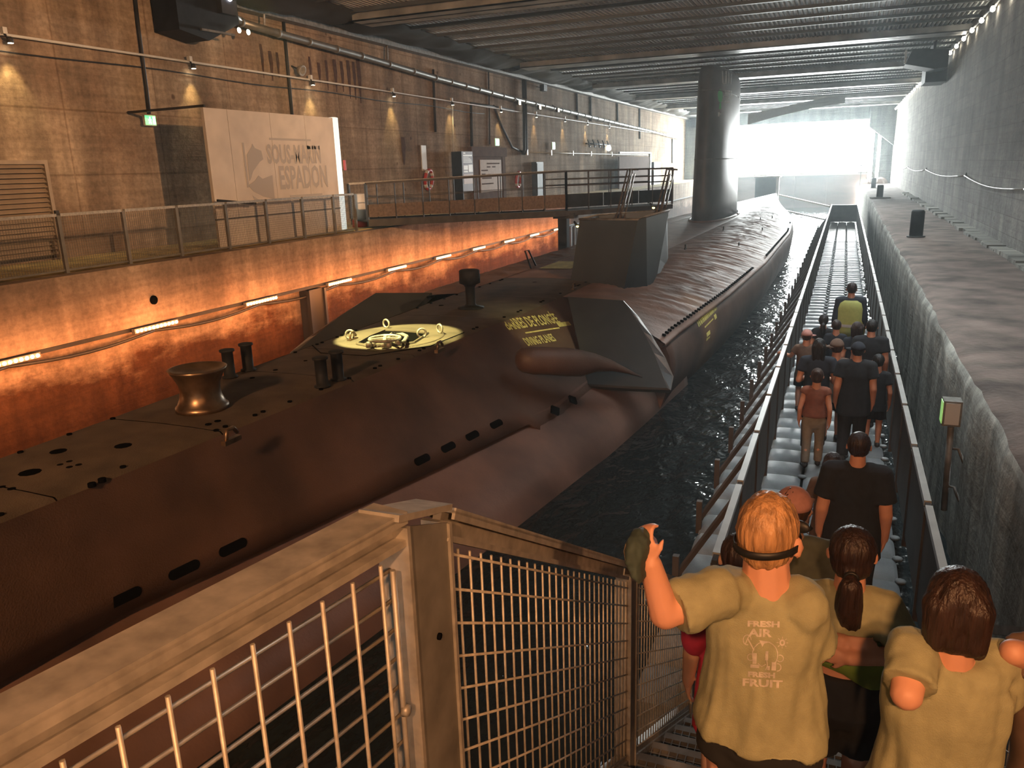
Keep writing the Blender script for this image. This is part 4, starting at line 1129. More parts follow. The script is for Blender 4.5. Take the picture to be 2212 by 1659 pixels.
hooks = [tuple(Vector(hooks[0]) + Vector((0, -6, .05)))] + hooks
for a, b in zip(hooks, hooks[1:]):
    a = Vector(a); b = Vector(b)
    MB().tube([a.lerp(b, t) - Vector((0, 0, .16 * math.sin(math.pi * t))) for t in [i / 8 for i in range(9)]], .022, 5).build('rope_span', M_white, rp)
    MB().tube([b + Vector((.05, -.08 + .08 * math.cos(t), .08 * math.sin(t))) for t in [2 * math.pi * i / 8 for i in range(9)]], .025, 5).build('ring', M_dark, rp)
bl = None
def bollard(x, y, h, lab, base=False):
    o = empty('bollard', (x, y, 1.5), lab, 'bollard', 'dark bollards on the right quay')
    MB().lathe([(.19, 0), (.19, h - .05), (.16, h), (.02, h + .005)], 18, Matrix.Translation((x, y, 1.5))).build('drum', M_black, o)
    MB().lathe([(.26, 0), (.26, .03), (.2, .035)], 18, Matrix.Translation((x, y, 1.5))).build('foot_plate', M_dark, o)
    if base: MB().box(x - .55, x + .6, y - .5, y + .5, 1.5, 1.56).build('base_slab', M_quay_right, o)
bollard(2.1, 27.3, .80, 'nearest dark bollard on the right quay')
bollard(2.0, 54.5, .78, 'dark bollard on a square base slab, right quay', True)
bollard(2.15, 73, .80, 'farthest small dark bollard on the right quay')
tg = MB().tube([(1.75, 72.4, 1.5), (1.75, 72.4, 2.5)], .05, 6)
# exit sign on a post by the right quay
xs = empty('post_exit_sign', (1.28, 9.6, 0), 'small green exit sign on a grey post against the right quay', 'sign')
MB().tube([(1.30, 9.6, -.05), (1.26, 9.5, .98)], .035, 8).build('post', M_galv_d, xs)
MB().box(1.16, 1.34, 9.42, 9.62, 1.0, 1.28).build('case', M_galv_d, xs)
MB().box(1.152, 1.16, 9.44, 9.60, 1.02, 1.26).build('green_face', glow('dim_green', (.3, .8, .15), .5), xs)
MB().box(1.18, 1.32, 9.412, 9.42, 1.02, 1.26).build('edge_light', M_white, xs)
for z in (.25, .7):
    MB().tube([(1.29, 9.58, z), (1.36, 9.5, z + .02), (1.42, 9.45, z - .12)], .018, 5).build('bracket', M_galv_d, xs)
# dark mooring dolphin and pale boom beyond the stern
dpn = empty('mooring_pile', (-6.201, 74, 0.328), 'dark square mooring pile with a pale edge beyond the stern', 'pile')
a = (-7.387, 76, 2.502); b = (-5.617, 76, 2.455)
MB().box(a[0], b[0], 75.6, 77, ZW - 1, a[2]).build('shaft', M_black, dpn); MB().box(b[0], b[0] + .25, 75.5, 76, ZW - 1, a[2]).build('pale_edge', M_white, dpn); MB().box(a[0] - .2, b[0] + .35, 75.4, 77.1, a[2], a[2] + .12).build('cap', M_galv, dpn)
for i, (a, b, lab) in enumerate((((-5.065, 72, 1.13), (-0.821, 56, 0.954), 'upper pale boom rail beyond the walkway end'), ((-5.116, 72, -0.009), (-1.101, 56, 0.141), 'lower pale boom rail beyond the walkway end'))):
    tag(MB().bar(a, b, .09, .09).build('boom_rail', M_galv, None, a), lab, 'rail', 'boom rails beyond the walkway end')
# white sheet sagging under the far roof
rings = []
for k in range(17):
    t = k / 16
    x = -7.2 + 6.8 * t; w = 1.5
    z = 7.55 - .9 * (1 - t) ** 1.6 + .15 * t
    rings.append([Vector((x, 66 - 2.0 * t, z + .75 * (1 - .8 * t))), Vector((x, 65.9 - 2 * t, z)), Vector((x, 65.8 - 2 * t, z - .05)), Vector((x, 66.6 - 2 * t, z + .02)), Vector((x, 67 - 2 * t, z + .6))])
tag(MB().loft(rings, False, False, True).build('sagging_sheet', plain('white_sheet', (.75, .76, .74), .5, 0, .03), None, (-4, 66, 7.5)), 'white sheet sagging under the far roof right of the sail', 'sheet')
# gantry rails standing in the mouth at the right
gy = empty('mouth_railing', (2.0, 86.2, 1.5), 'thin dark railing standing in the bright mouth on the right', 'railing')
for x in (1.35, 1.9, 2.7, 3.2, 3.6):
    MB().box(x - .04, x + .04, 87.2, 87.28, 1.2, 3.3 if x < 2 else 2.9).build('post', M_dark, gy)
for z in (2.5, 3.2):
    MB().box(1.1, 3.9, 87.2, 87.26, z - .03, z + .03).build('rail', M_dark, gy)

# ------------------------------------------------------------------ floating walkway
wk = empty('floating_walkway', (0, 30, 0), 'floating walkway of grey plastic blocks with railings running down the pen', 'walkway')
def float_block():
    mb = MB(); n = 9
    h = .247
    top = []
    for j in range(n + 1):
        for i in range(n + 1):
            u = -1 + 2 * i / n; v = -1 + 2 * j / n
            k = 1.0 - .055 * abs(u) ** 6
            e = max(abs(u), abs(v))
            z = .0 - .012 * u * u - .030 * v * v - .085 * max(0, e - .78) ** 1.5 * 4
            # scalloped ends where the lugs sit
            yy = v * h * (1 - .05 * math.cos(u * math.pi * 1.0) * (abs(v) > .95) * 0 - .05 * (abs(u) > .8) * (abs(v)))
            top.append((u * h * k, yy, z))
    fs = [(j * (n + 1) + i, j * (n + 1) + i + 1, (j + 1) * (n + 1) + i + 1, (j + 1) * (n + 1) + i) for j in range(n) for i in range(n)]
    mb.add(top, fs, True)
    edge = [top[i] for i in range(n + 1)] + [top[j * (n + 1) + n] for j in range(1, n + 1)] + [top[n * (n + 1) + i] for i in range(n - 1, -1, -1)] + [top[j * (n + 1)] for j in range(n - 1, 0, -1)]
    rings = [[Vector(v) for v in edge], [Vector((v[0], v[1], -.2)) for v in edge], [Vector((v[0] * .96, v[1] * .96, -.85)) for v in edge]]
    mb.loft(rings, True, False, True)
    mb.lathe([(.05, -.05), (.05, -.028), (.03, -.02), (.001, -.02)], 8, Matrix.Translation((h, h, 0)))
    return mb
fbk = None; cnt = 0; rest = MB()
Y0 = 5.15
for rrow in range(101):
    for c in range(4):
        x = -1.0 + .5 * c; y = Y0 + .25 + .5 * rrow
        if cnt < 300:
            if fbk is None:
                fbk = float_block().build('float_block', M_float, wk); fbk.location = Vector((x, y, -.005)) - wk.location
                fbm = fbk.data; fbm.transform(Matrix.Translation(wk.location)); 
            else:
                o_ = copy_of(fbk, wk, Vector((x, y, -.005 + random.uniform(-.008, .008))) - wk.location)
            cnt += 1
        else:
            for dz in (0,):
                rest.loft([[Vector((x + a * .245, y + b * .245, z)) for a, b in ((-1, -1), (1, -1), (1, 1), (-1, 1))] for z in (-.85, -.06)] + [[Vector((x + a * .2, y + b * .19, -.01)) for a, b in ((-1, -1), (1, -1), (1, 1), (-1, 1))]], True, True, True)
o = rest.build('float_blocks_beyond', M_float, wk); o['kind'] = 'stuff'
M_railtop = plain('walkway_handrail', (.56, .56, .54), .35, .6, .06, 6)
M_kick = plain('walkway_panel', (.085, .072, .064), .6, .1, .15, 3)
pt = None
for sx, xr in ((-1, -.70), (1, .83)):
    y = 5.5; k = 0
    while y < 55.2:
        yn = y + 1.5
        MB().box(xr - .028, xr + .028, y + .05, yn - .05, 1.0, 1.05).build('hand_rail', M_railtop, wk)
        MB().box(xr - .02, xr + .02, y - .05, y + .05, 1.0, 1.035).build('rail_joint', M_dark, wk)
        MB().box(xr - .03, xr + .03, y - .03, y + .03, -.05, 1.0).build('post', M_kick, wk)
        MB().box(xr - .012, xr + .012, y + .04, yn - .04, .08, .97).build('side_panel', M_kick, wk)
        y = yn; k += 1
y = 6.9
while y < 50:
    MB().bar((-1.24, y, .06), (-.73, y + .25, .86), .045, .045).box(-1.27, -1.21, y - .03, y + .03, -.1, .28).build('brace', M_kick, wk)
    y += 1.5 if y > 20 else 1.35
MB().box(-.7, .83, 55.6, 55.7, 0, 1.02).build('end_panel', M_kick, wk)
MB().bar((-.7, 55.65, 1.04), (.83, 55.65, 1.04), .05, .05).build('end_rail', M_railtop, wk)

# ------------------------------------------------------------------ stair head, treads and guard rails
def zs(y): return 3.2 - .58 * (y - 1.33)     # handrail height above the stair
st = empty('steel_stair', (0, 3, 1.2), 'steel grating stair going down from the landing to the walkway', 'stair')
box(-.86, .95, -4.5, 1.25, 2.12, 2.2).build('landing', M_galv_d, st)
RUN, RISE = .345, .2
for i in range(11):
    z = 2.2 - RISE * (i + 1); y0 = 1.28 + RUN * i
    mb = MB()
    mb.box(-.77, .84, y0 - .01, y0 + .03, z - .035, z).box(-.77, .84, y0 + RUN - .05, y0 + RUN, z - .035, z)
    x = -.76
    while x < .83:
        mb.box(x, x + .006, y0 + .03, y0 + RUN - .05, z - .03, z); x += .045
    for k in range(1, 5):
        mb.box(-.77, .84, y0 + k * .065, y0 + k * .065 + .005, z - .012, z - .002)
    mb.build('tread', M_galv_d, st)
for x in (-.80, .86):
    MB().bar((x, 1.2, 2.08), (x, 5.2, -.12), .05, .22, (0, .5, 1)).build('stringer', M_galv, st)

gr = empty('guard_rail', (-.8, 2.5, 2.2), 'galvanised guard rail with wire mesh panels beside the stair head', 'railing')
GX = -.80
NEAR = Vector((-0.929, 0.54, 3.21)); NEAR2 = NEAR + (NEAR - Vector((GX, 1.25, 3.2))) * 1.6
CORN = Vector((GX, 1.27, 3.2))
def top_rail(a, b, nm='top_rail', w=.088):
    d = (b - a).normalized(); sd = d.cross(UP).normalized(); u = sd.cross(d)
    mb = MB().bar(a, b, w, .012, u)
    mb.bar(a - u * .03, b - u * .03, .02, .05, u)
    mb.bar(a + sd * .04 - u * .010, b + sd * .04 - u * .010, .008, .02, u)
    mb.bar(a - sd * .04 - u * .010, b - sd * .04 - u * .010, .008, .02, u)
    mb.build(nm, M_galv, gr)
    MB().bar(a - u * .062 + sd * .02, b - u * .062 + sd * .02, .038, .014, u).build('lower_flange', M_galv, gr)
top_rail(NEAR2, CORN)
MB().bar(CORN + Vector((0, -.045, .006)), Vector((GX, 1.45, zs(1.45) + .006)), .092, .014).build('corner_cap', M_galv, gr)
PY = [1.47, 3.16, 5.02]
for a, b in zip(PY, PY[1:]):
    top_rail(Vector((GX, a, zs(a))), Vector((GX, b - .03, zs(b - .03))))
# posts: folded channel, pale edges and a duller web
def channel(y0, y1, zt0, zt1, zb):
    MB().add([(GX + .035, y0, zb), (GX + .035, y1, zb), (GX + .035, y1, zt1), (GX + .035, y0, zt0), (GX + .029, y0, zb), (GX + .029, y1, zb), (GX + .029, y1, zt1), (GX + .029, y0, zt0)], [(0, 1, 2, 3), (7, 6, 5, 4), (0, 4, 5, 1), (1, 5, 6, 2), (2, 6, 7, 3), (3, 7, 4, 0)]).build('post', M_galv_d, gr)
    for y, zt in ((y0, zt0), (y1, zt1)):
        MB().box(GX - .03, GX + .042, y - .006, y + .006, zb, zt).build('post_edge', M_galv, gr)
channel(1.265, 1.445, 3.17, 3.10, 1.75)
channel(3.14, 3.26, zs(3.2) - .02, zs(3.25) - .02, zs(3.2) - 1.25)
channel(4.99, 5.10, zs(5.0) - .02, zs(5.08) - .02, zs(5.0) - 1.15)
MB().lathe([(.008, 0), (.008, .006), (.001, .007)], 8, Matrix.Translation((GX + .035, 1.37, 2.86)) @ Matrix.Rotation(math.pi / 2, 4, 'Y')).build('bolt_hole', M_hole, gr)
MB().lathe([(.014, 0), (.012, .012), (.001, .014)], 8, Matrix.Translation((GX + .03, 1.215, 2.78)) @ Matrix.Rotation(math.pi / 2, 4, 'Y')).build('bolt', M_galv, gr)
# level mesh panel by the landing
WXn = GX + .012
def rail_at(y):
    t = (y - CORN.y) / (NEAR2.y - CORN.y); return CORN.lerp(NEAR2, t)
y = 1.195
while y > NEAR2.y:
    q = rail_at(y); MB().tube([(q.x + .028, y, 2.28), (q.x + .028, y, q.z - .085)], .0042, 6).build('mesh_wire', M_wire, gr); y -= .0765
z = 3.09
k = 0
while z > 2.25:
    a = rail_at(1.23); b = NEAR2
    MB().tube([(a.x + .022, 1.23, z), (b.x + .022, b.y, z + (b.z - a.z))], .0042, 6).build('mesh_wire', M_wire, gr); z -= .0665
MB().tube([(GX + .03, 1.213, 2.3), (GX + .03, 1.213, 3.10)], .006, 6).build('mesh_edge', M_galv, gr)
# sloping mesh panels down the stair
for a, b, n_ in ((1.47, 3.14, 27), (3.27, 4.99, 27)):
    for k in range(n_):
        y = a + .045 + (b - a - .06) * k / (n_ - 1)
        MB().tube([(GX + .02, y, zs(y) - 1.02), (GX + .02, y, zs(y) - .092)], .0036, 5).build('mesh_wire', M_wire, gr)
    for k in range(11):
        MB().tube([(GX + .026, a + .01, zs(a) - .115 - .0885 * k), (GX + .026, b - .01, zs(b) - .115 - .0885 * k)], .0036, 5).build('mesh_wire', M_wire, gr)
    MB().bar((GX + .01, a, zs(a) - 1.05), (GX + .01, b, zs(b) - 1.05), .05, .03).build('bottom_rail', M_galv, gr)
    MB().bar((GX + .01, a, zs(a) - 1.16), (GX + .01, b, zs(b) - 1.16), .06, .05).build('bottom_rail', M_galv, gr)
# right-hand rail of the stair
g2 = empty('guard_rail', (.9, 3.5, 1.2), 'right-hand mesh guard rail of the stair, at the picture edge', 'railing')
GX2 = .90
MB().bar((GX2, 2.75, zs(2.75) - .02), (GX2, 5.1, zs(5.1)), .05, .045).build('top_rail', M_galv_d, g2)
for y in (2.8, 5.05):
    MB().box(GX2 - .03, GX2 + .03, y - .03, y + .03, zs(y) - 1.1, zs(y)).build('post', M_galv_d, g2)
for k in range(32):
    y = 2.85 + k * .068
    MB().tube([(GX2, y, zs(y) - 1.0), (GX2, y, zs(y) - .36)], .0036, 5).build('mesh_wire', M_wire, g2)
for k in range(8):
    MB().tube([(GX2 - .006, 2.82, zs(2.82) - .38 - .0885 * k), (GX2 - .006, 5.03, zs(5.03) - .38 - .0885 * k)], .0036, 5).build('mesh_wire', M_wire, g2)

# ------------------------------------------------------------------ people
import numpy as np
def rcone(mb, a, b, ra, rb, n=10):
    a = Vector(a); b = Vector(b); d = b - a; L_ = d.length
    if L_ < 1e-5: d = Vector((0, 0, 1)); L_ = 1e-4
    d.normalize(); s = d.orthogonal().normalized(); t = d.cross(s)
    rings = []
    for k, (u, r_) in enumerate(((-.97, .24), (-.7, .71), (-.3, .95), (0, 1))):
        rings.append((a + d * (u * ra), r_ * ra))
    for u, r_ in ((0, 1), (.3, .95), (.7, .71), (.97, .24)):
        rings.append((b + d * (u * rb), r_ * rb))
    mb.loft([[c + (s * math.cos(2 * math.pi * k / n) + t * math.sin(2 * math.pi * k / n)) * r_ for k in range(n)] for c, r_ in rings], True, True, True)
def ell(mb, c, rx, ry, rz, Rm=None, n=14, m=9):
    rings = []
    for j in range(m + 1):
        ph = -math.pi / 2 + math.pi * j / m
        ph = max(-1.5, min(1.5, ph)); rg = []
        for k in range(n):
            th = 2 * math.pi * k / n
            v = Vector((rx * math.cos(ph) * math.cos(th), ry * math.cos(ph) * math.sin(th), rz * math.sin(ph)))
            if Rm is not None: v = Rm @ v
            rg.append(Vector(c) + v)
        rings.append(rg)
    mb.loft(rings, True, True, True)
def fuse(mb, voxel, smooth=2, disp=None):
    """grow one continuous skin over everything collected in mb"""
    me = bpy.data.meshes.new('skin'); me.from_pydata([tuple(v) for v in mb.v], [], mb.f); me.update()
    o = bpy.data.objects.new('skin', me); COL.objects.link(o)
    md = o.modifiers.new('r', 'REMESH'); md.mode = 'VOXEL'; md.voxel_size = voxel
    if smooth:
        ms = o.modifiers.new('s', 'SMOOTH'); ms.factor = .5; ms.iterations = smooth
    dg = bpy.context.evaluated_depsgraph_get()
    out = bpy.data.meshes.new_from_object(o.evaluated_get(dg))
    bpy.data.objects.remove(o); bpy.data.meshes.remove(me)
    if disp is not None:
        n = len(out.vertices)
        nr = np.zeros(n * 3, dtype=np.float32); out.vertices.foreach_get('normal', nr); nr = nr.reshape(-1, 3)
        co = np.zeros(n * 3, dtype=np.float32); out.vertices.foreach_get('co', co); co = co.reshape(-1, 3)
        dd = np.array([disp(Vector(c)) for c in co], dtype=np.float32)
        co = co + nr * dd[:, None]
        out.vertices.foreach_set('co', co.ravel()); out.update()
    out.polygons.foreach_set('use_smooth', [True] * len(out.polygons))
    return out
def put(me, name, m, parent, loc):
    me.transform(Matrix.Translation(-Vector(loc))); me.materials.clear(); me.materials.append(m)
    o = bpy.data.objects.new(name, me); COL.objects.link(o); o.parent = parent
    return o
M_skin = plain('skin', (.70, .345, .225), .55, 0, .06, 9)
M_skin2 = plain('deeper_skin', (.46, .27, .19), .55, 0, .06, 9)
def hairmat(nm, c): return plain(nm, c, .45, 0, .25, 60, .5, 90, (1, 1, .15))
H_dark = hairmat('dark_brown_hair', (.035, .018, .014)); H_black = hairmat('black_hair', (.016, .013, .012)); H_red = hairmat('ginger_blond_hair', (.50, .27, .12)); H_brown = hairmat('brown_hair', (.06, .032, .022))
C_khaki = plain('khaki_cotton', (.36, .355, .21), .9, 0, .06, 30, .2, 300)
C_black = plain('black_cotton', (.018, .019, .022), .9, 0, .1, 20)
C_navy = plain('dark_blue_cotton', (.022, .026, .036), .9, 0, .1, 20)
C_lime = plain('lime_green_cotton', (.20, .33, .06), .85, 0, .08, 20)
C_beige = plain('beige_trousers', (.26, .22, .17), .9, 0, .08, 20)
C_hivis = plain('yellow_hi_vis', (.42, .43, .12), .7, 0, .05, 20)
C_silver = plain('reflective_tape', (.6, .6, .58), .3, .3, .05, 20)
C_redc = plain('red_cloth', (.42, .02, .05), .8, 0, .1, 20)
C_brownc = plain('brown_cloth', (.16, .10, .07), .9, 0, .1, 20)
C_pinkcap = plain('pink_cap_cloth', (.50, .24, .20), .85, 0, .08, 30)
C_rust = plain('rust_cloth', (.22, .075, .04), .85, 0, .08, 20)
C_green = plain('dark_green_cloth', (.05, .075, .065), .8, 0, .15, 20)
C_dgreen = plain('dull_green_cotton', (.09, .10, .07), .9, 0, .1, 20)
C_orange = plain('orange_cloth', (.50, .10, .03), .8, 0, .08, 20)
M_eye = plain('eye_dark', (.02, .015, .012), .3, 0, 0)
SHOE = plain('dark_shoes', (.03, .028, .028), .7, 0, .1)
STRAP = plain('black_strap', (.012, .012, .013), .5, 0, 0)

def hand(mb, wrist, direction, up, ln, curl=.5, side=1):
    """palm, four fingers of unequal length with two bends, thumb from the side of the palm"""
    d = Vector(direction).normalized(); u = Vector(up); u = (u - d * u.dot(d)).normalized(); s = d.cross(u) * side
    k = ln / .18
    w = Vector(wrist)
    pc = w + d * .045 * k
    Rm = Matrix((s, d, u)).transposed()
    ell(mb, pc, .038 * k, .052 * k, .017 * k, Rm, 10, 7)
    rcone(mb, w - d * .02 * k, w + d * .03 * k, .024 * k, .024 * k, 8)
    for i, (off, L_) in enumerate(((-.030, .068), (-.010, .078), (.011, .073), (.030, .055))):
        b = w + d * .085 * k + s * off * k; L2 = L_ * k
        a1 = curl * .7; d1 = d * math.cos(a1) - u * math.sin(a1)
        p1 = b + d1 * L2 * .45
        a2 = curl * 1.7; d2 = d * math.cos(a2) - u * math.sin(a2)
        p2 = p1 + d2 * L2 * .32
        a3 = curl * 2.3; d3 = d * math.cos(a3) - u * math.sin(a3)
        p3 = p2 + d3 * L2 * .23
        rcone(mb, b - d * .02 * k, p1, .0095 * k, .009 * k, 7); rcone(mb, p1, p2, .009 * k, .0082 * k, 7); rcone(mb, p2, p3, .0082 * k, .0068 * k, 7)
    t0 = w + d * .025 * k - s * .026 * k; t1 = t0 + (d * .6 - s * .75 - u * .25).normalized() * .034 * k; t2 = t1 + (d * .85 - s * .3 - u * .4).normalized() * .028 * k
    rcone(mb, t0, t1, .013 * k, .010 * k, 7); rcone(mb, t1, t2, .010 * k, .0085 * k, 7)

def person(label, P, h, yaw=0, kid=True, top=None, sleeve=.55, bottom='shorts', cb=None, hair='short', hm=None, skin=None, arms=('down', 'down'), stride=.0, turn=0, nod=0,
           voxel=.011, tv=.012, over=None, hemz=.40, folds=.006, group=None, cap=None, capm=None, lean=0, slim=1.0, seed=0, headk=1.0, legk=.80, headw=1.0):
    P = Vector(P); o = empty('person', P, label, 'person', group)
    top = top or C_black; cb = cb or C_black; hm = hm or H_dark; skin = skin or M_skin
    Rz = Matrix.Rotation(yaw, 3, 'Z')
    def X(x, y, z):
        y2 = y + lean * max(0, z - .45)
        return P + Rz @ Vector((x * h, y2 * h, z * h))
    hh = (.150 if kid else .128) * h * headk
    s = 1.0 if not kid else 1.0
    shz = .795 if kid else .822; shw = .098 if kid else .108; hipz = .475 if kid else .51
    J = {}
    hc = X(0, .012, 1.0) - Vector((0, 0, hh * .5))
    neck = X(0, -.008, shz + .025)
    Rh = Rz @ Matrix.Rotation(turn, 3, 'Z') @ Matrix.Rotation(nod, 3, 'X')
    for sd, k in ((-1, 'L'), (1, 'R')):
        J['sh' + k] = X(sd * shw, -.004, shz - .012)
        mode = arms[0] if sd < 0 else arms[1]
        if mode == 'down': e, w, t = (sd * .135, -.03, shz - .19), (sd * .14, .03, shz - .335), (0, .15, -1)
        elif mode == 'bent': e, w, t = (sd * .145, -.03, shz - .18), (sd * .10, .11, shz - .19), (-sd * .2, 1, .1)
        elif mode == 'back': e, w, t = (sd * .150, -.060, shz - .115), (sd * .01, -.118 - (.028 if sd > 0 else 0), shz - .070 - (.03 if sd > 0 else 0)), (-sd, -.05, 0)
        elif mode == 'rail': e, w, t = (sd * .17, .03, shz - .13), (sd * .29, .12, shz - .12), (sd * .7, .7, -.1)
        elif mode == 'fwd': e, w, t = (sd * .13, .06, shz - .15), (sd * .06, .17, shz - .06), (0, 1, .4)
        J['el' + k] = X(*e); J['wr' + k] = X(*w); J['hd' + k] = Rz @ Vector(t)
        J['hip' + k] = X(sd * .055, 0, hipz)
        st_ = stride * sd
        J['kn' + k] = X(sd * .058, .02 + st_ * .5, .265 if kid else .28)
        J['an' + k] = X(sd * .058, -.01 + st_, .045 + max(0, -st_) * .25)
    if over: J.update({k_: (v_ if isinstance(v_, float) else Vector(v_)) for k_, v_ in over.items()})
    f = h * slim
    # --- body
    mb = MB()
    hrx, hry, hrz = hh * .37 * headw, hh * .46 * (headw * .5 + .5), hh * .5
    ell(mb, hc + Rh @ Vector((0, -hh * .03, hh * .08)), hrx, hry * .95, hrz * .86, Rh)
    ell(mb, hc + Rh @ Vector((0, hh * .10, -hh * .20)), hrx * .78, hry * .66, hrz * .58, Rh)
    ell(mb, hc + Rh @ Vector((0, hh * .46, -hh * .06)), hh * .055, hh * .085, hh * .08, Rh, 8, 5)
    ell(mb, hc + Rh @ Vector((0, hh * .42, -hh * .25)), hh * .11, hh * .045, hh * .03, Rh, 8, 5)
    for sd in (-1, 1):
        ell(mb, hc + Rh @ Vector((sd * hrx * 1.10, -hh * .04, -hh * .06)), hh * .035, hh * .085, hh * .13, Rh @ Matrix.Rotation(-sd * .35, 3, 'Z'), 8, 6)
    rcone(mb, hc + Rh @ Vector((0, -hh * .10, -hh * .22)), neck - Vector((0, 0, .03 * h)), hh * .255, hh * .30)
    hip = X(0, 0, hipz); 
    secs = [(hipz - .05, .06, .055), (hipz, .090, .066), (hipz + .07, .084, .060), ((hipz + shz) / 2, .078, .054), (shz - .09, .090, .062), (shz - .03, .084, .052), (shz + .006, .050, .038)]
    rings = []
    for z, a, b in secs:
        rings.append([X(a * slim * math.cos(t), b * slim * math.sin(t), z) for t in [2 * math.pi * k / 16 for k in range(16)]])
    mb.loft(rings, True, True, True)
    for k, sd in (('L', -1), ('R', 1)):
        rcone(mb, X(sd * .045, -.004, shz - .002), J['sh' + k], .030 * f, .032 * f)
        rcone(mb, J['sh' + k], J['el' + k], .032 * f, .026 * f); rcone(mb, J['el' + k], J['wr' + k], .0265 * f, .0185 * f)
        hand(mb, J['wr' + k], J['hd' + k], J.get('up' + k, Rz @ Vector((sd * .8, -.2, .3))), .105 * h, J.get('curl' + k, .45), sd)
        rcone(mb, J['hip' + k], J['kn' + k], .052 * f, .036 * f); rcone(mb, J['kn' + k], (J['kn' + k] * .6 + J['an' + k] * .4) + Rz @ Vector((0, -.012 * h, 0)), .034 * f, .034 * f)
        rcone(mb, (J['kn' + k] * .6 + J['an' + k] * .4) + Rz @ Vector((0, -.012 * h, 0)), J['an' + k], .034 * f, .022 * f)
        an = J['an' + k]
        rcone(mb, an + Rz @ Vector((0, -.018 * h, -.018 * h)), an + Rz @ Vector((0, .085 * h, -.026 * h)), .022 * h, .019 * h)
    put(fuse(mb, voxel, 2), 'body', skin, o, P)
    # --- eyes
    mb = MB()
    for sd in (-1, 1): ell(mb, hc + Rh @ Vector((sd * hh * .15, hh * .385, hh * .0)), hh * .045, hh * .03, hh * .03, Rh, 8, 5)
    mb.build('eyes', M_eye, o)
    # --- shoes
    for k in 'LR':
        an = J['an' + k]; mb = MB()
        rcone(mb, an + Rz @ Vector((0, -.02 * h, -.018 * h)), an + Rz @ Vector((0, .09 * h, -.024 * h)), .028 * h, .025 * h)
        c_ = mb.build('shoe', SHOE, o)
    # --- top
    mb = MB(); rings = []
    hz_ = hemz
    for z, a, b in ((hz_, .118, .088), (hz_ + .02, .116, .086), (hipz + .07, .106, .078), ((hipz + shz) / 2 + .02, .100, .070), (shz - .09, .106, .072), (shz - .035, .106, .064), (shz + .002, .078, .054), (shz + .016, .052, .046), (shz + .026, .046, .042)):
        if z < hz_ or (hz_ + .02 < z < hz_ + .045): continue
        rings.append([X(a * slim * math.cos(t), b * slim * math.sin(t), z) for t in [2 * math.pi * k / 24 for k in range(24)]])
    mb.loft(rings, True, True, True)
    for k, sd in (('L', -1), ('R', 1)):
        sh, el, wr = J['sh' + k], J['el' + k], J['wr' + k]
        rcone(mb, X(sd * .05, -.004, shz - .005), sh, .043 * f, .043 * f)
        rings = []
        d = (el - sh).normalized(); a = d.orthogonal().normalized(); c = d.cross(a)
        end = min(1.0, sleeve); q0 = sh - d * .02 * h; q1 = sh.lerp(el, end)
        for t in (0, .5, 1):
            r_ = (.040 + .007 * t * (1 if sleeve < .9 else -.6)) * f
            rings.append([q0.lerp(q1, t) + (a * math.cos(2 * math.pi * j / 14) + c * math.sin(2 * math.pi * j / 14)) * r_ for j in range(14)])
        mb.loft(rings, True, True, True)
        if sleeve > 1:
            rcone(mb, el, el.lerp(wr, min(1, sleeve - 1)), .037 * f, .028 * f)
    def fold(c):
        l = Rz.transposed() @ (c - P)
        v = noise.noise(Vector((l.x * 16 + seed, l.y * 16, l.z * 4.2))) + .5 * noise.noise(Vector((l.x * 34, l.y * 34 + seed, l.z * 9)))
        return folds * v * (1.4 - .6 * min(1, (l.z / h - .4) / .4))
    sh_o = put(fuse(mb, tv, 3, fold if folds else None), 'shirt', top, o, P)
    # --- bottoms
    mb = MB(); rings = []
    for z, a, b in ((hipz - .07, .06, .06), (hipz - .02, .098, .078), (hipz + .04, .098, .074), (hipz + .10, .092, .068)):
        rings.append([X(a * slim * math.cos(t), b * slim * math.sin(t), z) for t in [2 * math.pi * k / 16 for k in range(16)]])
    mb.loft(rings, True, True, True)
    for k in 'LR':
        hp, kn, an = J['hip' + k], J['kn' + k], J['an' + k]
        if bottom == 'shorts':
            e = hp.lerp(kn, legk)
            d = (e - hp).normalized(); a = d.orthogonal().normalized(); c = d.cross(a)
            mb.loft([[hp.lerp(e, t) + (a * math.cos(2 * math.pi * j / 14) + c * math.sin(2 * math.pi * j / 14)) * (.062 + .004 * t) * f for j in range(14)] for t in (0, .5, 1)], True, True, True)
        else:
            rcone(mb, hp, kn, .062 * f, .046 * f)
            d = (an - kn).normalized(); a = d.orthogonal().normalized(); c = d.cross(a)
            mb.loft([[kn.lerp(an, t) + (a * math.cos(2 * math.pi * j / 14) + c * math.sin(2 * math.pi * j / 14)) * (.046 - .006 * t) * f for j in range(14)] for t in (0, .5, 1)], True, True, True)
    put(fuse(mb, max(tv, .012), 3), 'trousers' if bottom != 'shorts' else 'shorts', cb, o, P)
    # --- hair
    mb = MB()
    kx = 1.10 if hair != 'short' else 1.07
    ell(mb, hc + Rh @ Vector((0, -hh * .085, hh * .10)), hrx * kx, hry * .96, hrz * .90, Rh, 18, 12)
    if hair != 'short': ell(mb, hc + Rh @ Vector((0, -hh * .16, -hh * .12)), hrx * 1.0, hry * .78, hrz * .66, Rh, 18, 12)
    else: ell(mb, hc + Rh @ Vector((0, -hh * .14, -hh * .10)), hrx * .93, hry * .72, hrz * .55, Rh, 18, 12)
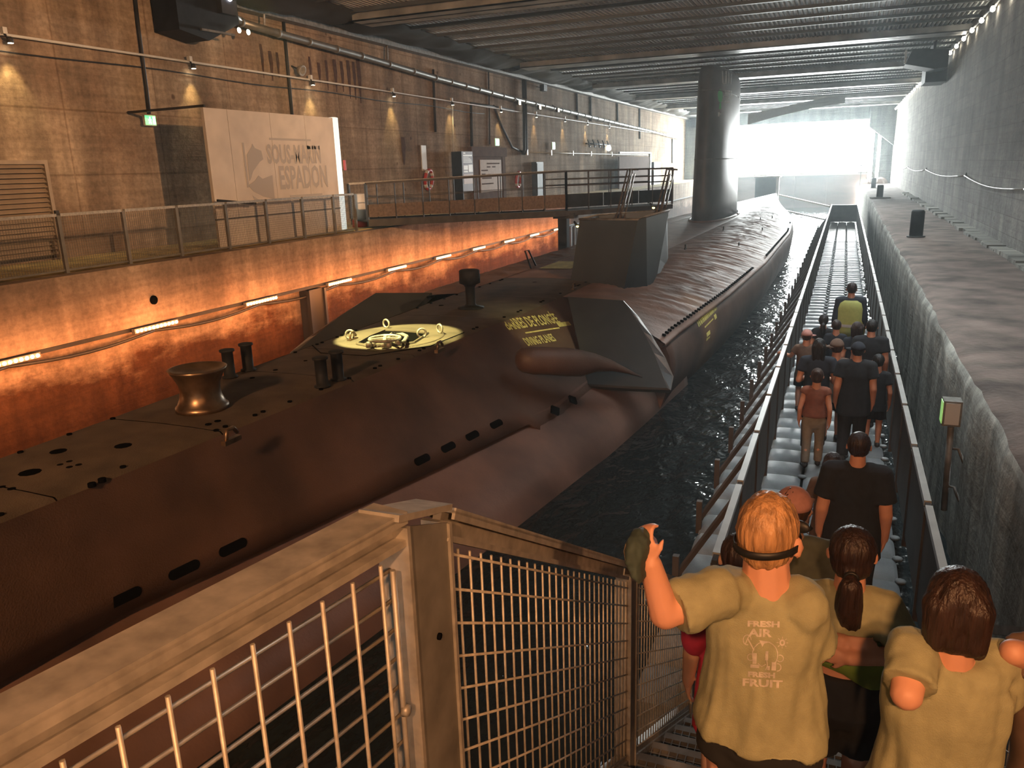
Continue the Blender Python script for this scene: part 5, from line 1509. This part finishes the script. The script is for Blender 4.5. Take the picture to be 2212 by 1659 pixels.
    if hair in ('pony', 'plait'):
        a = hc + Rh @ Vector((0, -hh * .52, -hh * .20)); pts = [a, a + Rh @ Vector((0, -hh * .12, -hh * .16)), a + Rh @ Vector((0, -hh * .10, -hh * .55)), a + Rh @ Vector((.01, -hh * .04, -hh * .95)), a + Rh @ Vector((.015, hh * .0, -hh * 1.22))]
        rr = (.10, .20, .25, .19, .05)
        for p0, p1, r0, r1 in zip(pts, pts[1:], rr, rr[1:]): rcone(mb, p0, p1, r0 * hh, r1 * hh)
    if hair == 'long':
        for sx in (-.22, 0, .22):
            rcone(mb, hc + Rh @ Vector((sx * hh, -hh * .30, 0)), hc + Rh @ Vector((sx * hh * 1.15, -hh * .34, -hh * .85)), hh * .24, hh * .16)
    if hair == 'bob':
        for sx in (-.20, 0, .20):
            rcone(mb, hc + Rh @ Vector((sx * hh, -hh * .26, 0)), hc + Rh @ Vector((sx * hh * 1.1, -hh * .26, -hh * .48)), hh * .27, hh * .20)
        rcone(mb, hc + Rh @ Vector((hrx * .85, 0, 0)), hc + Rh @ Vector((hrx * .95, hh * .02, -hh * .72)), hh * .16, hh * .10)
    if hair == 'bun':
        ell(mb, hc + Rh @ Vector((0, -hh * .42, hh * .30)), hh * .17, hh * .17, hh * .16, Rh)
    def lock(c):
        l = Rh.transposed() @ (c - hc); th = math.atan2(l.x, -l.y)
        return hh * .022 * noise.noise(Vector((th * 7 + l.x / hh * 6, seed + 2.0, l.z / hh * 1.6))) + hh * .014 * noise.noise(Vector((th * 18, l.z / hh * 3.0, 4)))
    put(fuse(mb, max(voxel * .9, .008), 1, lock), 'hair', hm, o, P)
    if cap:
        mb = MB(); rings = []
        for j in range(7):
            ph = math.pi / 2 * j / 6.3
            rings.append([hc + Rh @ Vector((hrx * 1.17 * math.cos(ph) * math.cos(t), -hh * .05 + hry * 1.08 * math.cos(ph) * math.sin(t), hh * .10 + hrz * .92 * math.sin(ph))) for t in [2 * math.pi * k / 18 for k in range(18)]])
        mb.loft(rings, True, True, True); co = mb.build('cap', capm, o)
        mb = MB(); up = []; dn = []
        for k in range(13):
            t = math.pi * k / 12
            up.append(Rh @ Vector((hrx * 1.1 * math.cos(t), -hh * .05 + hry * 1.0 * math.sin(t), hh * .12)))
            dn.append(Rh @ Vector((hrx * 1.15 * math.cos(t), -hh * .05 + hry * (1.0 + .75 * math.sin(t)) * math.sin(t) ** .8 if 0 < k < 12 else -hh * .05, hh * .06)))
        cR = Matrix.Rotation(cap, 3, 'Z')
        fl = [hc + cR @ (v) for v in up]; gl = [hc + cR @ v for v in dn]
        mb.loft([fl, gl, [v - Vector((0, 0, .006)) for v in gl], [v - Vector((0, 0, .006)) for v in fl]], False, False, True)
        mb.build('brim', capm, co)
    return o, J, dict(X=X, hc=hc, hh=hh, Rh=Rh, hrx=hrx, hry=hry, hrz=hrz, shirt=sh_o, Rz=Rz, P=P, h=h)

ON = 'children and adults on the floating walkway'
# --- the boy holding up a cap
BO = {'shL': (-0.224, 1.779, 2.846), 'elL': (-0.328, 1.694, 2.817), 'wrL': (-0.36, 1.675, 2.952), 'hdL': tuple(Vector((-0.385, 1.685, 3.024)) - Vector((-0.36, 1.675, 2.952))), 'curlL': .9, 'upL': (-.5, -.7, .3),
      'shR': (-0.021, 1.871, 2.796), 'elR': (0.007, 1.956, 2.626), 'wrR': (-0.008, 2.164, 2.515)}
boy, JB, IB = person('ginger boy in khaki shirt with print on back, holding up a dark cap', (-.112, 1.90, 1.8), 1.262, 0.0, True, C_khaki, .80, 'shorts', C_black, 'short', H_red, M_skin,
                     ('down', 'bent'), .02, -.35, 0.0, .0065, .008, BO, .475, .012, slim=1.16, seed=3, headk=1.13, headw=.87, legk=.30)
# goggles strap round the head
hc, hh, Rh = IB['hc'], IB['hh'], IB['Rh']
rings = []
for k in range(33):
    t = 2 * math.pi * k / 32
    tilt = .04 * math.sin(t)
    def sp(r, z): return hc + Rh @ Vector((IB['hrx'] * 1.10 * r * math.cos(t), -hh * .08 + IB['hry'] * 1.0 * r * math.sin(t), -hh * .06 + z + .02 * hh * math.cos(t)))
    rings.append([sp(1.0, .009), sp(1.035, .009), sp(1.035, -.009), sp(1.0, -.009)])
MB().loft(rings, True, False, True).build('goggle_strap', STRAP, boy)
mb = MB()
for sd in (-1, 1): ell(mb, hc + Rh @ Vector((sd * hh * .16, hh * .44, -hh * .02)), hh * .13, hh * .05, hh * .08, Rh)
mb.build('goggles', STRAP, boy)
# print on the back of the shirt
shm = IB['shirt'].data
bv = BVHTree.FromPolygons([v.co + IB['P'] for v in shm.vertices], [tuple(pl.vertices) for pl in shm.polygons])
M_inkw = plain('white_shirt_print', (.60, .54, .46), .8, 0, .12, 60)
Oc = Vector((-0.088, 1.64, 2.867)); Ud = (Vector((-0.052, 1.654, 2.864)) - Vector((-0.127, 1.624, 2.87))).normalized(); Vd = (Vector((-0.091, 1.653, 2.916)) - Vector((-0.084, 1.604, 2.74))).normalized()
Pc = Vector((-0.087, 1.575, 2.838)); ray_d = (Vector((-0.113, 2.039, 2.54)) - Pc).normalized()
def ink(v2, f2, cx, cy, name):
    sc = 1.72 / 1720.0
    v2 = [(a * 1.45, b) for a, b in v2] if name == 'printed_word' else v2
    stick([Pc + Ud * ((a + cx) * sc) + Vd * ((b + cy) * sc) for a, b in v2], f2, bv, ray_d, .0012, name, M_inkw, boy)
for txt, sz, cx, cy, sx in (('FRESH', 19, -9, 69, 1.05), ('AIR', 26, -17, 47, .95), ('FRESH', 17, -10, -55, 1.0), ('FRUIT', 25, -8, -76, 1.05)):
    v2, f2 = text_mesh(txt, sz, 6, .9, sx); ink(v2, f2, cx, cy, 'printed_word')
def stroke(pts, w, name='printed_line', closed=False):
    P2 = [Vector((a, b)) for a, b in pts]; L_ = []; Rr = []
    for i, p_ in enumerate(P2):
        d = (P2[min(i + 1, len(P2) - 1)] - P2[max(i - 1, 0)]); d.normalize(); n_ = Vector((-d.y, d.x)) * w / 2
        L_.append(p_ + n_); Rr.append(p_ - n_)
    vs = [tuple(v) for v in L_] + [tuple(v) for v in Rr]; n_ = len(P2)
    ink(vs, [(i, i + 1, n_ + i + 1, n_ + i) for i in range(n_ - 1)], 0, 0, name)
circ = lambda cx, cy, rx, ry, a0, a1, n_=20: [(cx + rx * math.cos(a0 + (a1 - a0) * k / n_), cy + ry * math.sin(a0 + (a1 - a0) * k / n_)) for k in range(n_ + 1)]
stroke(circ(-3, -5, 31, 32, -.7, 3.9), 2)                      # round fruit body
for sx_ in (0,):
    stroke([(-30, 5), (-40, 22), (-47, 34)], 3); stroke([(-52, 20), (-47, 34), (-38, 46)], 2); stroke(circ(-48, 30, 10, 12, 0, 5), 2)   # raised arm and hand
stroke(circ(38, 26, 5, 6, 0, 6.28), 4)
for k in range(8):
    t = k * math.pi / 4; stroke([(38 + 9 * math.cos(t), 26 + 9 * math.sin(t)), (38 + 14 * math.cos(t), 26 + 14 * math.sin(t))], 1.6)      # small sun
ink([(-18, 30), (10, 27), (-6, 22), (-10, 14)], [(0, 3, 2, 1)], 0, 0, 'printed_leaf')
for (x, y, w, h_) in ((-33, -28, 10, 26), (-38, -38, 22, 8), (14, -42, 11, 20), (-2, -18, 7, 22), (4, -42, 6, 10)):
    v2, f2 = rect_grid(x, x + w, y, y + h_, 2, 2); ink(v2, f2, 0, 0, 'printed_block')
stroke(circ(-38, -12, 8, 8, .8, 5.5), 2); stroke(circ(34, -12, 8, 8, -2.5, 2.0), 2); stroke(circ(28, -34, 9, 9, -1.7, 1.7), 2.2); stroke([(2, -18), (4, -30), (0, -42)], 2); stroke([(-20, -26), (-10, -34), (0, -28)], 2)
# the cap in his raised hand
cpo = empty('cap', (-0.376, 1.66, 3.001), 'dark green cap with orange-red lining dangling from the raised hand of the boy', 'cap')
W_ = [Vector(q) for q in ((-0.412, 1.646, 3.005), (-0.402, 1.648, 3.036), (-0.383, 1.658, 3.043), (-0.364, 1.672, 3.026), (-0.359, 1.679, 3.004), (-0.361, 1.673, 2.986), (-0.368, 1.653, 2.965), (-0.366, 1.64, 2.917), (-0.388, 1.639, 2.944), (-0.406, 1.64, 2.976))]
cW = sum(W_, Vector()) / len(W_)
bk_ = Vector((0, .05, 0)); rings = []
for t, sc in ((-1.0, .55), (-.75, .85), (-.3, .99), (.2, 1.0), (.7, .88), (1.0, .55)):
    rings.append([cW + (v - cW) * sc + Vector((0, .055 * t, 0)) for v in W_])
mb = MB().loft(rings, True, True, True)
put(fuse(mb, .006, 2, lambda c: .004 * noise.noise(c * 45) + .003 * noise.noise(c * 110)), 'crown', C_green, cpo, cpo.location)
BR = [(-0.404, 1.611, 3.027), (-0.407, 1.605, 3.011), (-0.402, 1.601, 2.989), (-0.389, 1.598, 2.96), (-0.372, 1.599, 2.939)]
BR2 = [(-0.408, 1.639, 3.011), (-0.408, 1.634, 2.995), (-0.402, 1.63, 2.974), (-0.389, 1.627, 2.947), (-0.376, 1.627, 2.925)]
MB().loft([[Vector(v) for v in BR], [Vector(v) for v in BR2], [Vector(v) + Vector((.005, .06, 0)) for v in BR2]], False, False, True).build('brim_edge', plain('tan_trim', (.5, .36, .24), .8), cpo)
LN = [(-0.363, 1.696, 2.993), (-0.352, 1.698, 2.981), (-0.344, 1.695, 2.961), (-0.344, 1.69, 2.942), (-0.349, 1.683, 2.926), (-0.359, 1.684, 2.943), (-0.366, 1.689, 2.97)]
MB().loft([[Vector(v) for v in LN], [Vector(v) + Vector((-.01, .05, .0)) for v in LN]], True, True, True).build('lining', C_orange, cpo)

# --- girl with the ponytail, arms folded behind her
girl, JG, IG = person('girl with dark ponytail and arms folded behind her khaki shirt', (.118, 2.93, 1.2), 1.345, 0.0, True, C_khaki, .85, 'shorts', C_black, 'pony', H_dark, M_skin, ('back', 'back'), .06, 0, .05, .0075, .009,
                      {'upL': (0, -1, .2), 'upR': (0, -1, .2)}, .715, .007, slim=1.12, seed=11)
mb = MB(); rings = []
for z, a, b in ((.60, .120, .092), (.64, .114, .086), (.74, .098, .072)):
    rings.append([IG['X'](a * math.cos(t) * 1.08, b * math.sin(t) * 1.08, z + .022 * math.sin(t * 3 + 1) * (z < .61) - .02 * math.cos(t) * (z < .61)) for t in [2 * math.pi * k / 32 for k in range(32)]])
mb.loft(rings, True, True, True).build('lime_undershirt', C_lime, girl)
rings = []
hc, hh, Rh = IG['hc'], IG['hh'], IG['Rh']
for k in range(13):
    t = 2 * math.pi * k / 12
    pass
MB().tube([hc + Rh @ Vector((hh * .11 * math.cos(2 * math.pi * k / 14), -hh * .57, -hh * .22 + hh * .11 * math.sin(2 * math.pi * k / 14))) for k in range(15)], hh * .03, 6).build('hair_band', STRAP, girl)
# --- girl on the right with a bob
RO = {'shL': (0.23, 1.923, 2.695), 'elL': (0.215, 1.822, 2.638), 'wrL': (0.254, 2.035, 2.542), 'shR': (0.409, 2.007, 2.65), 'elR': (0.458, 2.07, 2.526), 'wrR': (0.541, 2.261, 2.373), 'hdR': (.5, .8, -.1), 'hdL': (.2, 1, .1)}
rg_, JR, IR = person('girl with dark bobbed hair in loose khaki shirt, at the right', (.315, 1.97, 1.6), 1.305, .10, True, C_khaki, .80, 'shorts', C_navy, 'bob', H_dark, M_skin, ('bent', 'rail'), .03, -.15, -.1, .0075, .009, RO, .47, .013, slim=1.08, seed=23, lean=-.03, headk=.86)
# --- child at the picture edge
person('child in brown top, only the raised elbow showing at the right edge', (.60, 2.02, 1.6), 1.22, .1, True, C_brownc, .6, 'shorts', C_black, 'short', H_dark, M_skin, ('down', 'down'), 0, 0, 0, .009, .012,
       {'shL': (0.511, 2.051, 2.657), 'elL': (0.448, 1.982, 2.702), 'wrL': (0.52, 2.183, 2.52)}, .45, .004, seed=5)
# --- further down the stair
pa, JA, IA = person('child with dark hair, pink clip and red top, in front of the ginger boy', (-.30, 3.12, 1.0), 1.365, 0.2, True, C_redc, .7, 'shorts', C_redc, 'short', H_dark, M_skin2, ('down', 'down'), 0, .2, 0, .010, .012, None, .40, .004, seed=6, slim=1.05)
ell_c = IA['hc'] + IA['Rh'] @ Vector((-.01, -IA['hry'] * 1.02, -.02)); mb = MB(); ell(mb, ell_c, .018, .012, .010); mb.build('hair_clip', plain('pink_clip', (.8, .32, .22), .4), pa)
mb = MB(); ell(mb, Vector((-0.395, 2.604, 2.189)), .05, .05, .075); rcone(mb, Vector((-0.363, 2.639, 2.261)), Vector((-0.347, 2.555, 1.952)), .016, .018)
tag(put(fuse(mb, .009, 2), 'drawstring_bag', C_redc, None, (0, 0, 0)), 'dark red drawstring bag hanging beside the boy in khaki, left', 'bag')
person('tall person in pink cap and dull green top hidden behind the ginger boy', (-.13, 3.95, .6), 1.66, 0, False, C_dgreen, .6, 'trousers', C_black, 'short', H_brown, M_skin2, ('down', 'down'), 0, 0, 0, .012, .014, None, .42, .003, cap=.001, capm=C_pinkcap, seed=7)
# --- on the walkway
def wp_(label, x, y, h, **k):
    return person(label, (x, y, .0), h, k.pop('yaw', 0), k.pop('kid', True), voxel=k.pop('voxel', .013), tv=.015, folds=.003, group=ON, **k)
wp_('man in black T-shirt with short dark hair, back turned, just past the stair foot', .245, 6.55, 1.755, kid=False, top=C_black, hair='short', hm=H_dark, bottom='trousers', slim=1.15, seed=1, sleeve=.7)
wp_('small child close to the left side of the man in black', .07, 7.2, 1.34, top=C_brownc, hm=H_dark, hair='bob', seed=2, skin=M_skin2)
wp_('child with bun, rust-coloured top and light trousers walking in the middle', -.16, 10.45, 1.31, top=C_rust, cb=C_beige, bottom='trousers', hair='bun', hm=H_brown, seed=3, stride=.07, sleeve=.2, hemz=.52)
wp_('woman with long dark hair in dark blue top behind the light-trousered child', -.17, 11.05, 1.57, kid=False, top=C_navy, hair='long', hm=H_black, bottom='trousers', cb=C_black, seed=4, stride=.06, arms=('bent', 'bent'))
wp_('person in dark peaked cap and black clothes in mid-walkway', .30, 10.85, 1.585, kid=False, top=C_black, hm=H_black, cap=1.2, capm=C_navy, bottom='trousers', seed=5, stride=.05, slim=1.15)
wp_('person in dark red-brown top between the woman and the capped person', .05, 11.6, 1.46, top=C_brownc, hm=H_brown, hair='short', seed=6, stride=.05, cap=2.0, capm=C_brownc)
wp_('child in pale pink cap reaching out to the left handrail', -.39, 13.0, 1.30, top=C_brownc, hm=H_brown, cap=-1.2, capm=C_pinkcap, arms=('rail', 'down'), seed=7)
wp_('child with short plaits in black top near the left rail', -.18, 14.4, 1.30, top=C_black, hm=H_black, hair='pony', seed=8)
wp_('child with dark short hair walking right behind the guide', .03, 14.0, 1.29, top=C_navy, hm=H_dark, seed=9)
wp_('tall dark-clothed person close to the right rail', .50, 12.4, 1.60, kid=False, top=C_black, hm=H_black, bottom='trousers', seed=10, slim=1.1)
wp_('shorter dark-haired child left of the tall person by the right rail', .33, 13.4, 1.38, top=C_navy, hm=H_dark, hair='bob', seed=12)
wp_('smaller child in black at the right rail behind the tall person', .58, 11.5, 1.30, top=C_black, hm=H_black, seed=13)
gd, JD, ID = wp_('guide in yellow hi-vis vest over dark long sleeves, leading the group', .24, 15.3, 1.73, kid=False, top=C_navy, hm=H_dark, bottom='trousers', cb=C_black, seed=14, sleeve=1.6, slim=1.12)
mb = MB(); rings = []
X_ = ID['X']
for z, a, b in ((.46, .128, .098), (.52, .126, .096), (.62, .122, .088), (.74, .118, .084), (.80, .10, .074), (.825, .07, .058)):
    rings.append([X_(a * 1.2 * math.cos(t), b * 1.2 * math.sin(t), z) for t in [2 * math.pi * k / 24 for k in range(24)]])
mb.loft(rings, True, True, True).build('hi_vis_vest', C_hivis, gd)
rings = []
for z in (.555, .585):
    rings.append([X_(.1265 * 1.21 * math.cos(t), .096 * 1.21 * math.sin(t), z) for t in [2 * math.pi * k / 24 for k in range(24)]])
MB().loft(rings, True, False, True).build('reflective_band', C_silver, gd)

# ------------------------------------------------------------------ projected captions: their light painted on the hull in yellow, each under a small spotlight
def world_bvh(o_):
    off_ = o_.parent.location
    return BVHTree.FromPolygons([v.co + off_ for v in o_.data.vertices], [tuple(pl.vertices) for pl in o_.data.polygons])
M_projected_light = plain('projected_light_yellow', (.66, .60, .24), .85, 0, .12, 14, spec=.1)  # light of the projected words put into a pale yellow colour
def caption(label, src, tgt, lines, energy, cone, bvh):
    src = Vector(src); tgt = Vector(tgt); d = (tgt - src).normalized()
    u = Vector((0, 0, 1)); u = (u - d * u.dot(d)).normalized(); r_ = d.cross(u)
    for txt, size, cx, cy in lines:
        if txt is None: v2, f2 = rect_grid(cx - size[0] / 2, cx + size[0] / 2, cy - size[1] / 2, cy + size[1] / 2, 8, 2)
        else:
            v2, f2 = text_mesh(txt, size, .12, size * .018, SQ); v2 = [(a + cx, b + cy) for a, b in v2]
        stick([tgt - d * 1.2 + r_ * a + u * b for a, b in v2], f2, bvh, d, .006, 'projected_light_word' if txt else 'projected_light_stroke', M_projected_light, sub)
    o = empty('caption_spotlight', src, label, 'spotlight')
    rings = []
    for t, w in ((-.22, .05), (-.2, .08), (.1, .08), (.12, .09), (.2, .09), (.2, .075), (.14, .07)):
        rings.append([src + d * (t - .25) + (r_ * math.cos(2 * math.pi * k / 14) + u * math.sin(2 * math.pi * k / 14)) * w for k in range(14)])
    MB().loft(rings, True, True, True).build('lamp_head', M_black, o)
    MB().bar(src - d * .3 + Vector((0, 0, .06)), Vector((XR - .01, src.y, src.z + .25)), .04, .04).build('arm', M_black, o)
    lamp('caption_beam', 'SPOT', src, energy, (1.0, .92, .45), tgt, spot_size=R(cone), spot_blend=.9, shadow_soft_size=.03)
SQ = .58
side_r = [o_ for o_ in sub.children if o_.name.startswith('side_plate')]
side_r = max(side_r, key=lambda o_: max(v.co.x for v in o_.data.vertices))
after = [o_ for o_ in sub.children if o_.name.startswith('after_hull')][0]
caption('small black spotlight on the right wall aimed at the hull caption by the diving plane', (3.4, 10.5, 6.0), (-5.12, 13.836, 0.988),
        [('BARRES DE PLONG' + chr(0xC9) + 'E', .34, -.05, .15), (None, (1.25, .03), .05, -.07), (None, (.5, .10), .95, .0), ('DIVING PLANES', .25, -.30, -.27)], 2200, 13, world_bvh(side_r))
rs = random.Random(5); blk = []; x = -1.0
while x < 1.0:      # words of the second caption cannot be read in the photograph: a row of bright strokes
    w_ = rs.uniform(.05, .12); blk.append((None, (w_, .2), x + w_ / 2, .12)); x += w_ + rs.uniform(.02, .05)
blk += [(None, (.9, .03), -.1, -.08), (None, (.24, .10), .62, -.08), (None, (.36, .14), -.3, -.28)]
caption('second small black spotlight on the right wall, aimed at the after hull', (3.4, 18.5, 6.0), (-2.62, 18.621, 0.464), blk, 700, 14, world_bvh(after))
